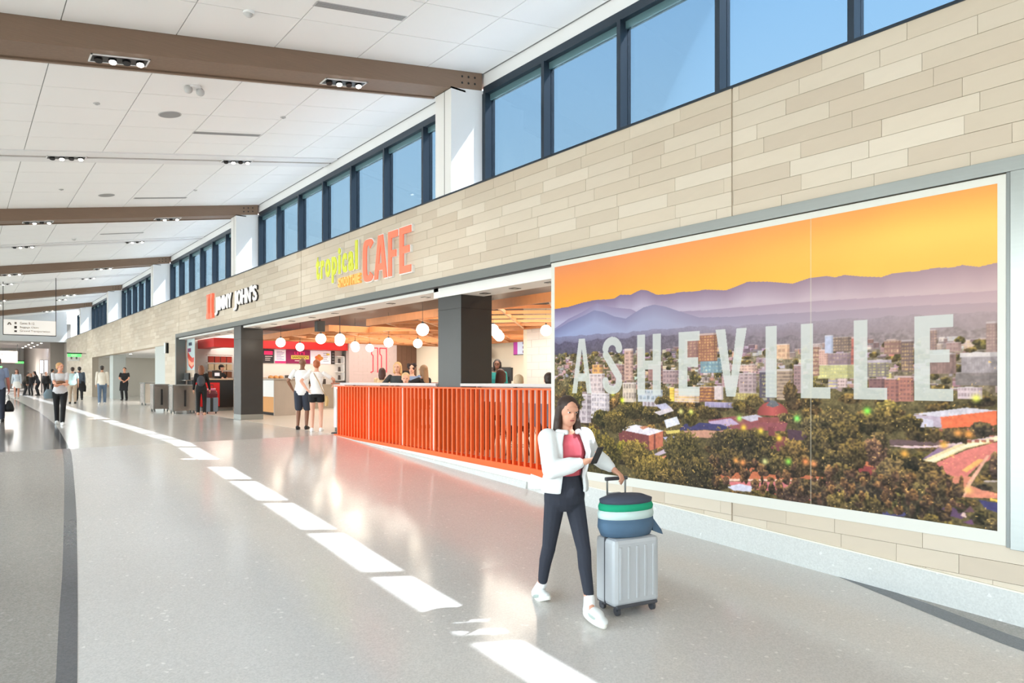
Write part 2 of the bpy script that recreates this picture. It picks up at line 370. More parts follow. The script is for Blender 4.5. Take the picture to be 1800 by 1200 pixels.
M_LAMP = mat('lit_lens', (255, 250, 240), .4, emit=(255, 246, 232), estr=14)
M_CAN = mat('black_lamp_can', (20, 20, 21), .35)
def fixture(x0, x1, y0, y1, drop, label, energy):
    """recessed multi-lamp downlight lying along the sloped soffit"""
    xm, ym = (x0 + x1) / 2, (y0 + y1) / 2; zb = ceil_z(xm) + drop
    o = tag(empty('downlight', (xm, ym, zb)), label, 'ceiling light', 'recessed multi-lamp downlights of the concourse ceiling')
    L, Wd = (x1 - x0) / 2, (y1 - y0) / 2
    P = lambda x, y, t: (x, y, SLOPE * x + t)
    def hx(a, b_, c, d, t0, t1): return [P(a, c, t0), P(b_, c, t0), P(b_, d, t0), P(a, d, t0), P(a, c, t1), P(b_, c, t1), P(b_, d, t1), P(a, d, t1)]
    f = MB()
    for q in ((-L, L, -Wd, -Wd + .02), (-L, L, Wd - .02, Wd), (-L, -L + .02, -Wd, Wd), (L - .02, L, -Wd, Wd)): f.hexa(hx(*q, -.012, .004))
    f.build('trim_ring', M_WHITE, o)
    MB().hexa(hx(-L + .02, L - .02, -Wd + .02, Wd - .02, -.006, .002)).build('recess', M_CAN, o)
    for i in range(4):
        cx = -L + .02 + (i + .5) * (2 * L - .04) / 4; lit = i in (1, 3)
        z = SLOPE * cx - .008
        can = MB().cyl((cx, 0, z + .003), (cx, -.012, z - .035), .052, .048, 14).build('lamp_can', M_CAN, o)
        if lit: MB().cyl((cx, -.012, z - .034), (cx, -.014, z - .040), .043, .043, 14).build('lens', M_LAMP, can)
    lamp('downlight_lamp', 'SPOT', (xm, ym, zb - .12), energy, (1, .95, .88), .12, (xm + .15, ym, -1), 1.9, .9)
DL = 150
order = ['first', 'second', 'third', 'fourth', 'fifth']
for i, c in enumerate(COLS):
    bm_label = (order[i - 1] + ' timber-clad ceiling beam from the front') if i else 'timber-clad ceiling beam overhead behind the viewer'
    o = tag(empty('ceiling_beam', (0, c, 0)), bm_label, 'beam', kind='structure')
    MB().hexa(slab(-6.6, 7.28, 0.0, .50, -.325, 0)).build('cladding', M_WOOD, o, bevel=.006)
    MB().hexa(slab(-6.6, 6.62, .515, .57, -.345, 0)).build('lip', M_WOOD, o)
    MB().hexa(slab(-6.6, 7.2, .49, .52, -.31, 0)).build('groove', mat('dark_wood_groove', (62, 44, 34), .7), o)
    if i:
        for bx in (6.85, 6.985, 7.12):
            for bz in (-.11, -.22): MB().cyl((bx, -.004, ceil_z(bx) + bz), (bx, .01, ceil_z(bx) + bz), .02, .02, 8).build('bolt', M_CAN, o)
    if c > 0:
        for q, (xa, xb) in enumerate(((1.30, 1.98), (4.42, 5.12))):
            fixture(xa, xb, c + .14, c + .40, -.326, 'black four-lamp downlight under the %s timber beam, %s' % (order[i - 1], 'farther from the window wall' if q == 0 else 'closer to the window wall'), DL)
    if i < len(COLS) - 1:
        m = c + 6.43
        s = tag(empty('ceiling_slot', (0, m, 0)), 'white ceiling strip with a brown slot line, ' + (order[i - 1] + ' beyond the first beam' if i else 'overhead'), 'ceiling strip', kind='structure')
        MB().hexa(slab(-6.6, 7.28, -.40, -.06, -.045, 0)).build('board', M_WHITE, s); MB().hexa(slab(-6.6, 7.28, .06, .40, -.045, 0)).build('board', M_WHITE, s)
        MB().hexa(slab(-6.6, 7.28, -.06, .06, -.02, 0)).build('groove', M_WOOD, s)
        if c > 0:
            for q, (xa, xb) in enumerate(((1.35, 2.03), (4.66, 5.34))):
                fixture(xa, xb, m - .13, m + .13, -.046, 'black four-lamp downlight in the %s white ceiling strip, %s' % (order[i - 1], 'farther from the window wall' if q == 0 else 'closer to the window wall'), DL)

# small ceiling devices
M_GREY = mat('light_grey_plastic', (196, 196, 196), .6); M_VENT = mat('vent_metal', (150, 150, 150), .5)
for j, (x, y, lab) in enumerate(((2.92, 13.36, 'in the bay just past the first beam'), (2.94, 20.2, 'just before the second beam'))):
    o = tag(empty('ceiling_speaker', (x, y, ceil_z(x) - .02)), 'round flush grey ceiling loudspeaker ' + lab, 'speaker', 'ceiling loudspeakers')
    R = Matrix.Rotation(-math.atan(SLOPE), 3, 'Y')
    d = R @ Vector((0, 0, 1)); MB().cyl(-d * .012, d * .004, .17, .17, 28).build('grille', M_VENT, o); MB().cyl(-d * .006, d * .004, .19, .19, 28).build('bezel', M_GREY, o)
for x, y, lab in ((4.2, 8.48, 'before the first beam'), (4.2, 14.38, 'past the first beam'), (4.28, 20.6, 'before the second beam'), (4.3, 26.4, 'past the second beam')):
    o = tag(empty('air_diffuser', (x, y, 0)), 'linear slot air diffuser in the ceiling ' + lab, 'vent', 'linear air diffusers')
    MB().hexa(slab(-.65 + x, .65 + x, -.075, .075, -.024, -.012)).build('frame', M_GREY, o).location = (-x, 0, 0)
    for k in range(4): MB().hexa(slab(-.63 + x, .63 + x, -.06 + k * .034, -.042 + k * .034, -.028, -.02)).build('slot', M_VENT, o).location = (-x, 0, 0)
for x, y, lab in ((2.89, 9.0, 'in front of the first beam'), (3.0, 27.1, 'past the second beam')):
    o = tag(empty('smoke_detector', (x, y, ceil_z(x) - .02)), 'white domed smoke detector on the ceiling ' + lab, 'smoke detector', 'ceiling detectors')
    MB().cyl((0, 0, .01), (0, 0, -.03), .075, .07, 18).build('base', M_WHITE, o); MB().ball((0, 0, -.035), .05, .05, .035).build('dome', M_GREY, o, True)
o = tag(empty('ceiling_camera', (2.95, 11.85, ceil_z(2.95) - .02)), 'white twin-lens security camera under the ceiling just past the first beam', 'camera')
MB().cyl((0, 0, .01), (0, 0, -.04), .10, .09, 18).build('base', M_WHITE, o)
for sx in (-1, 1): MB().ball((sx * .09, 0, -.07), .065).build('eye', M_GREY, o, True)
for x, y, lab in ((1.75, 13.0, 'near the first beam'), (4.85, 13.1, 'between the first beam and the windows'), (1.9, 19.5, 'before the second beam'), (4.9, 19.6, 'before the second beam on the window side')):
    o = tag(MB().cyl((0, 0, .005), (0, 0, -.012), .05, .05, 14).cyl((0, 0, -.012), (0, 0, -.03), .014, .022, 8).build('sprinkler', M_GREY), 'tiny white sprinkler cap in the ceiling ' + lab, 'sprinkler', 'ceiling sprinklers'); o.location = (x, y, ceil_z(x) - .02)

# ================================================================== FAR END, LEFT GLAZING, BACK WALL, EXTERIOR
M_ENDW = mat('end_wall_paint', (226, 228, 230), .7); M_GREIGE = mat('greige_paint', (168, 160, 152), .7); M_SOFFG = mat('grey_soffit', (140, 138, 136), .7)
b = MB().box(-6.6, 6.62, END_Y, END_Y + .3, 4.17, 7.0)
tag(b.build('wall_end', M_ENDW), 'white bulkhead wall closing the far end of the high ceiling', 'wall', kind='structure')
tag(MB().box(-6.6, 7.4, END_Y + .3, 78, 4.17, 4.3).build('ceiling_far', M_SOFFG), 'low grey soffit with small downlights beyond the bulkhead', 'ceiling', kind='structure')
tag(MB().box(-6.6, 10, 78, 110, 5.6, 5.8).build('ceiling_hall', M_WHITE), 'bright ceiling of the distant hall', 'ceiling', kind='structure')
tag(MB().box(-6.6, 10, 109.8, 110, 0, 5.6).build('wall_hall', mat('pale_hall_wall', (222, 222, 216), .7)), 'pale end wall of the distant hall', 'wall', kind='structure')
tag(MB().box(6.62, 6.9, END_Y, 110, -.1, 5.6).build('wall_passage', M_GREIGE), 'greige side wall of the passage beyond the bulkhead', 'wall', kind='structure')
tag(MB().box(5.7, 6.62, 66, 66.3, -.1, 4.17).build('wall_return', M_GREIGE), 'greige wall return narrowing the far passage', 'wall', kind='structure')
for k in range(8):
    x, y = 4.55 + (k % 2) * .6, 66.5 + (k // 2) * 3.4
    o = tag(MB().cyl((0, 0, .01), (0, 0, -.03), .06, .06, 12).build('downlight', M_LAMP), 'round glowing downlight in the low grey soffit', 'ceiling light', 'small downlights in the far soffit'); o.location = (x, y, 4.17)
for k in range(6):  # glowing panels added to brighten the distant hall
    o = tag(empty('hall_fill_panel', (1.2 + 2.4 * (k % 2), 81 + 9 * (k // 2), 5.58)), 'square glowing panel added under the distant hall ceiling to brighten it', 'ceiling light', 'added fill panels of the distant hall')
    box('diffuser', -.5, .5, -.5, .5, -.05, 0, mat('fill_panel_glow', (255, 255, 255), .5, emit=(250, 252, 255), estr=9.), o)
for yy_, e_ in ((70, 420), (90, 900)): lamp('hall_fill', 'AREA', (2.5, yy_, 4.0), e_, (1, .98, .95), 3., (2.5, yy_, 0))  # area fills added to lift the far passage and hall, no fixture there
# left side: unseen floor-to-ceiling glazing, added to let daylight in
wl = tag(empty('window_7', (-6.6, 0, 0)), 'unseen floor to ceiling glazing added on the west side to let daylight in', 'window', kind='structure')
y = -14.
while y < END_Y:
    box('mullion', -.05, .09, y - .04, y + .04, -1, 4.3, M_FRAME, wl); box('pane', 0, .01, y + .04, y + 2.56, -.9, 4.2, M_CLEAR, wl); y += 2.6
box('transom', -.05, .09, -14, END_Y, 4.2, 4.35, M_FRAME, wl); box('sill', -.05, .09, -14, END_Y, -1, fz(0) + .1, M_FRAME, wl)
tag(MB().box(-6.8, 7.5, -14.3, -14, -1.2, 7).build('wall_back', M_WHITE), 'white wall closing the concourse behind the viewer', 'wall', kind='structure')
tag(MB().box(-6.85, -6.55, END_Y, 110, -.5, 5.8).build('wall_left', M_GREIGE), 'left wall of the distant passage', 'wall', kind='structure')
tag(MB().box(7.5, 17, -6, END_Y, 4.2, 4.33).build('roof_low', mat('roof_membrane', (190, 190, 186), .8)), 'low flat roof over the shops outside the clerestory', 'roof', kind='structure')
tag(MB().box(6.95, 7.5, -14, -6, -1, 7).box(6.66, 7.0, -6, -5.8, -1, 4.4).build('wall_near', M_WHITE), 'plain wall closing the clerestory behind the viewer', 'wall', kind='structure')

# ================================================================== MURAL (flat print: a fine grid that carries its printed colours)
RIDGE = [(2,791),(51,793),(104,805),(148,811),(185,807),(215,807),(232,820),(266,814),(285,825),(298,830),(315,824),(329,812),(342,800),(377,796),(411,799),(449,794),(472,797),(524,784),(550,795),(574,807),(618,798),(670,780),(700,792),(735,793),(750,785),(768,789),(798,777),(831,768),(850,776),(889,774),(915,778),(939,773),(953,777),(976,766),(1002,773)]
HILL2 = [(2,694),(54,735),(106,761),(156,794),(204,768),(267,750),(310,711),(383,721),(473,714),(555,713),(654,712),(732,709),(822,703),(911,696),(1005,692)]
HILL3 = [(2,685),(54,718),(116,746),(146,763),(179,750),(213,725),(250,710),(276,731),(305,752),(335,759),(368,745),(414,714),(459,687),(529,680),(606,678),(699,673),(783,670),(876,667),(1005,658)]
HILL4 = [(2,651),(75,650),(176,648),(250,648),(335,652),(414,653),(501,647),(593,641),(677,639),(763,638),(840,637),(919,636),(1005,635)]
HILL5 = [(2,617),(96,620),(213,626),(302,628),(414,622),(501,614),(606,591),(699,590),(783,590),(876,590),(1005,586)]
CITYL = [(2,565),(250,551),(459,540),(606,536),(783,535),(894,533),(1005,526)]
BLDG = [(456,511,504,622,(150,92,72),(240,190,110),7,10),(422,518,459,601,(150,105,100),(200,160,120),4,7),(246,434,274,576,(214,172,155),(120,90,90),2,9),(285,492,304,579,(190,120,100),(110,70,70),2,7),(462,464,515,525,(112,148,165),(180,200,190),6,4),(393,345,459,401,(232,205,195),(250,190,90),1,5),(457,348,496,411,(120,70,60),(255,180,70),1,5),(494,358,518,412,(225,205,205),(180,170,180),1,1),(380,346,393,406,(250,215,80),(235,170,50),1,5),(60,232,136,369,(205,190,196),(120,105,115),4,5),(136,257,198,376,(228,216,220),(150,140,155),7,5),(241,338,283,424,(225,205,185),(110,95,95),5,2),(129,376,183,466,(225,205,205),(150,130,135),4,4),(140,463,176,509,(232,172,95),(120,80,95),2,2),(288,341,361,395,(205,210,218),(120,140,160),6,2),(88,347,125,380,(180,150,150),(90,70,80),3,3),(601,354,633,472,(72,66,84),(200,190,130),2,8),(637,364,670,475,(188,160,132),(105,85,80),1,9),(637,513,664,566,(236,190,150),(210,150,120),3,3),(555,387,593,462,(190,165,165),(110,90,100),4,5),(552,469,596,494,(228,190,170),(150,110,110),6,2),(504,474,555,496,(205,170,165),(130,100,110),6,1),(732,528,748,590,(188,198,228),(150,160,200),1,1),(747,532,780,582,(108,90,84),(220,180,130),7,5),(779,487,786,579,(190,100,85),(150,80,75),1,6),(721,487,739,542,(226,178,160),(170,120,115),4,7),(710,450,722,559,(140,95,85),(230,200,150),1,7),(719,442,787,488,(196,192,132),(235,225,120),12,4),(738,407,756,465,(170,155,180),(240,220,90),1,5),(755,411,773,459,(230,200,195),(120,90,95),4,4),(732,488,783,527,(140,115,125),(190,160,140),8,3),(863,463,883,563,(98,78,76),(240,190,110),5,9),(836,518,864,562,(140,100,90),(230,190,140),6,3),(808,445,844,493,(120,110,110),(238,225,120),5,5),(808,490,848,501,(190,175,190),(190,175,190),1,1),(840,441,848,458,(240,225,120),(120,100,70),1,4),(810,405,837,442,(128,86,84),(90,60,70),4,3),(837,367,859,441,(165,100,88),(90,60,65),3,6),(859,368,883,449,(182,110,92),(100,65,70),4,6),(906,525,917,591,(140,112,108),(200,160,130),2,8),(907,455,945,517,(122,94,88),(150,115,105),8,1),(952,457,1003,504,(152,142,146),(180,170,172),14,1),(950,502,1003,516,(226,216,214),(226,216,214),1,1),(944,421,1003,458,(112,104,102),(140,128,124),1,2),(955,427,972,448,(240,196,90),(245,210,120),3,1),(986,510,1003,605,(150,120,114),(190,160,140),4,10),(947,380,981,414,(228,204,210),(140,110,120),8,2),(894,533,911,571,(160,130,125),(200,170,140),4,3),(931,520,952,550,(175,140,132),(150,110,110),5,2),(672,390,690,491,(160,125,125),(100,80,85),3,8),(612,468,635,514,(180,150,155),(120,95,105),4,3),(319,434,361,502,(165,120,115),(110,80,85),4,4),(204,434,246,506,(170,130,125),(110,80,85),4,4),(361,420,402,477,(180,150,150),(110,90,100),5,3),(515,408,555,452,(190,150,150),(130,100,110),5,3),(542,361,600,387,(150,130,80),(235,215,110),8,1),(302,321,360,356,(215,205,215),(120,100,110),5,1),(473,327,542,349,(170,160,200),(130,120,160),6,1)]
POLY = [((240,118,80),[(922,323),(999,347),(999,305),(923,287)]),((192,172,188),[(882,327),(922,323),(924,289),(885,297)]),((216,206,216),[(882,329),(959,353),(1000,347),(923,322)]),((216,206,222),[(857,313),(876,322),(911,312),(912,291),(863,283)]),((150,85,90),[(480,275),(555,299),(612,291),(660,282),(654,249),(487,244)]),((190,165,195),[(480,269),(535,287),(555,266),(499,245)]),((200,190,205),[(555,293),(593,306),(612,293),(581,277)]),((112,112,118),[(614,341),(625,361),(635,359),(643,343),(629,334)]),((150,85,82),[(597,296),(658,301),(658,280),(597,277)]),((70,66,108),[(402,224),(422,256),(447,252),(459,264),(515,260),(537,249),(504,235),(473,236)]),((205,150,128),[(404,224),(473,234),(504,233),(537,249),(537,223),(504,206),(414,199)]),((128,70,74),[(618,262),(633,265),(633,232),(658,229),(658,171),(624,179)]),((88,64,76),[(658,258),(701,254),(699,222),(661,221)]),((126,70,70),[(226,210),(320,198),(320,129),(232,141)]),((196,112,88),[(320,198),(361,219),(361,154),(322,129)]),((120,66,60),[(335,204),(340,207),(340,139),(335,136)]),((236,226,236),[(224,212),(281,238),(363,220),(322,195)]),((196,128,104),[(292,229),(309,236),(319,230),(302,218)]),((190,186,216),[(361,193),(408,203),(411,171),(374,166)]),((160,140,200),[(228,120),(264,130),(271,101),(235,95)]),((226,142,112),[(309,77),(383,126),(393,109),(319,59)]),((250,200,170),[(315,64),(393,113),(394,107),(319,54)]),((208,186,202),[(310,95),(371,148),(380,135),(319,89)]),((205,116,82),[(496,88),(555,107),(665,99),(732,100),(732,85),(512,46)]),((246,204,184),[(512,48),(654,76),(763,99),(763,93),(512,39)]),((222,126,128),[(515,38),(763,89),(763,41),(555,20)]),((216,212,232),[(526,20),(555,38),(587,34),(581,13),(542,9)]),((230,100,90),[(630,21),(721,43),(721,15),(642,7)]),((110,86,88),[(844,244),(927,250),(919,235),(845,226)]),((228,194,198),[(840,224),(911,233),(959,254),(1005,278),(1005,269),(952,237),(876,220)]),((150,120,150),[(919,229),(952,241),(894,187)]),((240,214,168),[(896,187),(944,240),(1003,274),(1003,261),(959,232),(911,179)]),((252,236,200),[(902,185),(952,239),(1003,271),(1003,266),(955,233),(911,183)]),((224,128,118),[(911,176),(959,228),(1003,259),(1003,219),(975,184),(959,147),(952,129),(919,163)]),((244,180,110),[(952,166),(975,204),(984,202),(959,161)]),((224,140,114),[(939,147),(967,149),(959,127),(975,117),(1003,107),(1003,94),(959,87),(940,102)]),((238,175,150),[(952,88),(961,134),(986,216),(990,216),(966,129),(956,86)]),((120,104,80),[(967,129),(1003,145),(1003,112),(979,118)]),((200,178,170),[(982,142),(1003,147),(1003,142),(982,137)]),((215,125,85),[(786,172),(822,169),(822,149),(788,156)]),((150,70,70),[(791,154),(822,149),(818,122),(793,128)]),((84,80,122),[(827,2),(848,26),(876,27),(892,8),(840,-2)]),((222,216,232),[(862,30),(880,33),(892,19),(887,6)]),((98,72,100),[(917,31),(929,55),(953,48),(959,33),(952,20)]),((226,190,180),[(950,30),(956,47),(959,26)]),((110,78,88),[(955,42),(964,64),(970,46)]),((70,66,110),[(975,84),(1003,81),(1003,52),(984,61)]),((240,200,90),[(990,93),(1003,91),(1003,84),(990,86)]),((116,80,110),[(952,10),(966,24),(969,9)]),((196,190,215),[(339,327),(368,338),(383,320),(360,304)]),((225,210,215),[(335,297),(383,320),(391,306),(352,284)]),((228,225,235),[(364,265),(399,283),(408,253),(371,232)]),((225,200,110),[(368,220),(407,229),(407,217),(371,206)])]
TREE = [(136,106,44,108,(86,80,40)),(179,86,54,94,(78,74,38)),(75,346,34,61,(96,92,48)),(176,257,38,42,(64,64,36)),(217,243,40,52,(84,76,44)),(271,298,46,35,(70,66,40)),(335,283,40,32,(66,62,40)),(399,306,34,33,(74,66,42)),(437,279,18,32,(84,76,40)),(473,304,26,28,(80,70,44)),(360,345,22,20,(80,72,44)),(242,122,25,41,(112,106,44)),(281,103,45,66,(110,96,52)),(335,50,66,68,(112,98,54)),(414,124,52,103,(74,70,46)),(437,46,68,79,(64,60,44)),(383,12,40,52,(84,74,48)),(391,144,25,52,(70,68,44)),(407,47,30,80,(60,58,42)),(535,177,54,70,(66,62,46)),(581,172,50,73,(56,54,42)),(618,136,44,54,(62,58,44)),(522,115,46,54,(66,60,46)),(671,165,30,57,(112,92,60)),(644,124,30,42,(86,78,52)),(682,127,25,40,(96,80,56)),(721,193,36,79,(72,66,48)),(758,218,37,74,(70,64,46)),(783,183,26,57,(88,76,50)),(742,147,42,46,(62,58,44)),(710,281,37,28,(92,84,60)),(665,297,25,20,(98,86,60)),(753,304,31,35,(96,86,58)),(793,289,24,34,(84,76,50)),(587,355,20,24,(96,86,54)),(555,332,18,22,(88,78,46)),(665,389,14,45,(92,78,56)),(618,216,20,16,(80,70,46)),(826,227,17,48,(96,84,62)),(817,198,21,48,(110,84,72)),(783,240,16,46,(84,74,46)),(812,281,13,34,(70,64,44)),(842,302,28,40,(88,78,50)),(840,343,20,26,(128,116,66)),(876,297,20,26,(80,72,46)),(889,268,19,24,(62,56,40)),(911,265,16,21,(84,72,48)),(944,269,21,24,(70,62,46)),(979,289,16,24,(72,66,54)),(876,171,25,32,(52,50,38)),(863,178,20,29,(56,54,40)),(907,159,18,28,(84,72,52)),(911,116,34,42,(98,80,58)),(876,109,38,54,(86,74,54)),(850,121,27,62,(84,74,58)),(822,69,34,63,(66,60,52)),(788,70,36,57,(80,72,60)),(763,113,30,38,(88,78,56)),(732,38,36,48,(74,66,54)),(699,54,28,40,(84,72,58)),(885,49,24,64,(72,68,52)),(902,53,20,60,(82,74,58)),(923,85,18,38,(84,74,56)),(850,45,16,40,(112,108,66)),(803,17,33,42,(92,82,56)),(763,26,30,31,(110,96,60)),(911,1,25,24,(110,96,60)),(952,58,11,20,(70,70,48)),(979,32,18,24,(74,70,50)),(994,11,14,20,(80,74,56)),(971,38,6,20,(56,56,40)),(997,185,8,42,(86,70,62)),(948,116,8,10,(60,54,44)),(982,124,12,10,(66,60,50)),(931,-8,20,14,(90,84,52)),(501,26,28,22,(70,64,44)),(606,11,24,17,(120,104,60)),(671,23,34,28,(100,80,70))]
GLOW = [(547,126,(255,170,90)),(563,120,(255,160,90)),(695,147,(255,150,90)),(711,142,(255,160,100)),(947,276,(255,170,90)),(962,274,(255,165,80)),(927,237,(255,180,80)),(961,109,(255,200,120)),(868,202,(255,180,80)),(555,288,(180,255,110)),(678,298,(150,255,120)),(661,141,(160,230,90)),(612,133,(235,230,150)),(239,344,(240,255,60)),(209,374,(250,240,70)),(437,306,(240,240,120)),(410,305,(240,230,140)),(642,223,(255,225,70)),(565,254,(255,215,70)),(603,246,(255,220,80)),(807,333,(150,255,90)),(972,381,(240,240,100))]
DOME = (628, 311, 32, 44)
WORD = [('A',67,138),('S',174,239),('H',285,355),('E',404,459),('V',499,572),('I',613,637),('L',686,742),('L',784,840),('E',883,940)]
def vnoise(h, w_, cells, seed):
    r = np.random.default_rng(seed); gy, gx = max(2, int(cells * h / w_) + 2), cells + 2; g = r.random((gy, gx))
    y = np.linspace(0, gy - 1.001, h); x = np.linspace(0, gx - 1.001, w_); yi = y.astype(int); xi = x.astype(int)
    fy = (y - yi)[:, None]; fx = (x - xi)[None]; fy = fy * fy * (3 - 2 * fy); fx = fx * fx * (3 - 2 * fx)
    return (g[yi][:, xi] * (1 - fy) + g[yi + 1][:, xi] * fy) * (1 - fx) + (g[yi][:, xi + 1] * (1 - fy) + g[yi + 1][:, xi + 1] * fy) * fx
def paint_mural(NW, NH):
    T = np.linspace(0, 1000, NH)[:, None] * np.ones((1, NW)); Sx = np.linspace(0, 1000, NW)[None] * np.ones((NH, 1))
    n1 = vnoise(NH, NW, 14, 1); n2 = vnoise(NH, NW, 50, 2); n3 = vnoise(NH, NW, 160, 3); n4 = vnoise(NH, NW, 380, 4)
    fine = .5 * n3 + .5 * n4
    def C(*c): return np.array(c, float)
    def mix(a, b, t): t = np.clip(t, 0, 1)[..., None]; return a * (1 - t) + b * t
    # sky
    up = np.clip((T - 780) / 220, 0, 1); rt = Sx / 1000
    img = mix(C(255, 170, 56), C(240, 146, 96), up * 1.0); warm = mix(C(254, 196, 92), C(250, 170, 92), up ** 2.2)
    yel = mix(warm, C(250, 208, 104), np.exp(-((Sx - 930) / 260) ** 2 - ((T - 880) / 60) ** 2))
    img = mix(img, yel, rt * 1.25 - .1); img = img * (1 + .03 * (n1 - .5))[..., None]
    def below(line, pert=0):
        a = np.array(line, float); return T < (np.interp(Sx, a[:, 0], a[:, 1]) + pert)
    def layer(line, ctop_l, ctop_r, cbot_l, cbot_r, depth, pert=0, tex=0.):
        a = np.array(line, float); top = np.interp(Sx, a[:, 0], a[:, 1]) + pert; mk = T < top; dd = np.clip((top - T) / depth, 0, 1)
        c = mix(mix(C(*ctop_l), C(*ctop_r), rt), mix(C(*cbot_l), C(*cbot_r), rt), dd) * (1 + tex * (fine - .5))[..., None]
        img[mk] = c[mk]
    layer(RIDGE, (120, 104, 140), (176, 146, 152), (176, 172, 205), (208, 178, 178), 70)
    layer(HILL2, (136, 128, 166), (194, 164, 168), (166, 172, 212), (206, 178, 178), 60)
    layer(HILL3, (122, 124, 165), (186, 160, 164), (150, 162, 205), (190, 164, 164), 60)
    layer(HILL4, (130, 132, 168), (178, 156, 158), (110, 104, 130), (168, 148, 148), 40, (n2 - .5) * 12, .10)
    layer(HILL5, (92, 86, 112), (164, 146, 144), (84, 78, 96), (158, 138, 134), 60, (n2 - .5) * 16, .35)
    # town: ground of trees and roofs, then random blocks
    layer(CITYL, (112, 104, 78), (140, 124, 108), (104, 92, 62), (120, 104, 78), 200, (n3 - .5) * 14, .9)
    def px(s): return int(round(s / 1000 * (NW - 1)))
    def py(t): return int(round(t / 1000 * (NH - 1)))
    def bld(s0, t0, s1, t1, c, wc, nx, ny):
        x0, x1 = sorted((px(s0), px(s1))); y0, y1 = sorted((py(t0), py(t1))); x0 = max(x0, 0); y0 = max(y0, 0); x1 = min(x1, NW); y1 = min(y1, NH)
        if x1 - x0 < 1 or y1 - y0 < 1: return
        sub = np.ones((y1 - y0, x1 - x0, 3)) * C(*c) * (1 + .22 * (fine[y0:y1, x0:x1] - .5))[..., None]
        if nx * ny > 1:
            u = (np.arange(x1 - x0) + .5) / (x1 - x0) * nx; v = (np.arange(y1 - y0) + .5) / (y1 - y0) * ny
            mu = np.ones(x1 - x0, bool) if nx == 1 else (u % 1 > .3); mv = np.ones(y1 - y0, bool) if ny == 1 else (v % 1 > .42)
            mk = mv[:, None] & mu[None]; ww = C(*wc) * .62 + C(*c) * .38; lit_ = (n4[y0:y1, x0:x1] > .45)[..., None]; sub[mk] = (np.where(lit_, ww, ww * .45 + C(*c) * .5) * (.8 + .4 * n3[y0:y1, x0:x1])[..., None])[mk]
        k = max(1, (y1 - y0) // 14); sub[-k:] = C(*c) * .4 + C(235, 225, 228) * .6
        e = max(1, (x1 - x0) // 5); sub[:, -e:] *= .82
        hz = .10 + .16 * (x0 / NW); img[y0:y1, x0:x1] = sub * (1 - hz) + C(196, 172, 170) * hz
    r = random.Random(11)
    pal = [(226, 200, 190), (205, 165, 150), (180, 150, 160), (150, 110, 105), (232, 214, 210), (170, 140, 140), (196, 176, 190), (215, 150, 120), (120, 95, 100)]
    for _ in range(760):
        s = r.uniform(0, 1000); t = r.uniform(395, 560); wd = r.uniform(5, 20); h = r.uniform(5, 20)
        if s < 120: t = r.uniform(430, 540)
        bld(s, t, s + wd, t + h, [q * r.uniform(.8, 1.05) for q in r.choice(pal)], r.choice(((110, 85, 90), (236, 200, 140), (140, 110, 110), (120, 96, 100))), r.randint(2, 7), r.randint(1, 4))
    for _ in range(300):
        tree_s, tree_t = r.uniform(0, 1000), r.uniform(380, 560)
        blob(img, T, Sx, n3, n4, tree_s, tree_t, r.uniform(5, 14), r.uniform(6, 14), r.choice(((88, 84, 52), (104, 92, 58), (76, 72, 50))), NW, NH)
    a = T < 395 + (n2 - .5) * 30; g = C(100, 88, 58) * (.55 + .9 * fine)[..., None]; img[a] = g[a]
    for _ in range(240):
        blob(img, T, Sx, n3, n4, r.uniform(0, 1000), r.uniform(0, 380), r.uniform(10, 26), r.uniform(12, 30), r.choice(((84, 72, 46), (108, 90, 56), (66, 58, 44), (126, 98, 60), (92, 74, 52), (74, 70, 44))), NW, NH)
    for q in BLDG[::-1]: bld(*q)
    def poly(c, pts, tex=.22):
        p = np.array(pts, float); x0, x1 = max(px(p[:, 0].min()) - 1, 0), min(px(p[:, 0].max()) + 2, NW); y0, y1 = max(py(p[:, 1].min()) - 1, 0), min(py(p[:, 1].max()) + 2, NH)
        if x1 <= x0 or y1 <= y0: return
        X, Y = Sx[y0:y1, x0:x1], T[y0:y1, x0:x1]; ins = np.zeros(X.shape, bool); n = len(p)
        for i in range(n):
            xa, ya = p[i]; xb, yb = p[(i + 1) % n]
            if ya == yb: continue
            ins ^= ((ya > Y) != (yb > Y)) & (X < (xb - xa) * (Y - ya) / (yb - ya) + xa)
        cc = C(*c) * (1 + tex * (fine[y0:y1, x0:x1] - .5))[..., None]; sub = img[y0:y1, x0:x1]; sub[ins] = cc[ins]
    # dome, then roofs and roads, then trees
    s, t, rs, rt_ = DOME; mk = (((Sx - s) / rs) ** 2 + ((T - t) / rt_) ** 2 < 1) & (T > t - 8); sh = C(172, 84, 80) * (1.15 - .35 * np.abs(Sx - s) / rs)[..., None]; img[mk] = sh[mk]
    for c, p in POLY: poly(c, p)
    for s in range(910, 995, 10):      # window bays of the long orange block
        for t in (245, 262, 278): bld(s, t + (s - 910) * .12, s + 6, t + 9 + (s - 910) * .12, (150, 60, 45), (255, 190, 110), 1, 2)
    for s, t, rs, rt_, c in sorted(TREE, key=lambda q: -q[1]): blob(img, T, Sx, n3, n4, s, t, rs * 1.05, rt_ * 1.05, c, NW, NH)
    for c, p in POLY[-8:]: poly(c, p)
    for _ in range(150):     # bare trunks and undergrowth in front of the lower roads
        blob(img, T, Sx, n3, n4, r.uniform(480, 960), r.uniform(20, 135), r.uniform(3, 9), r.uniform(8, 24), r.choice(((92, 70, 58), (70, 58, 48), (112, 84, 60))), NW, NH)
    blur = img.copy(); blur[1:-1, 1:-1] = (img[1:-1, 1:-1] * 2 + img[:-2, 1:-1] + img[2:, 1:-1] + img[1:-1, :-2] + img[1:-1, 2:]) / 6; town = (T < 620)[..., None]; img[:] = np.where(town, blur, img)
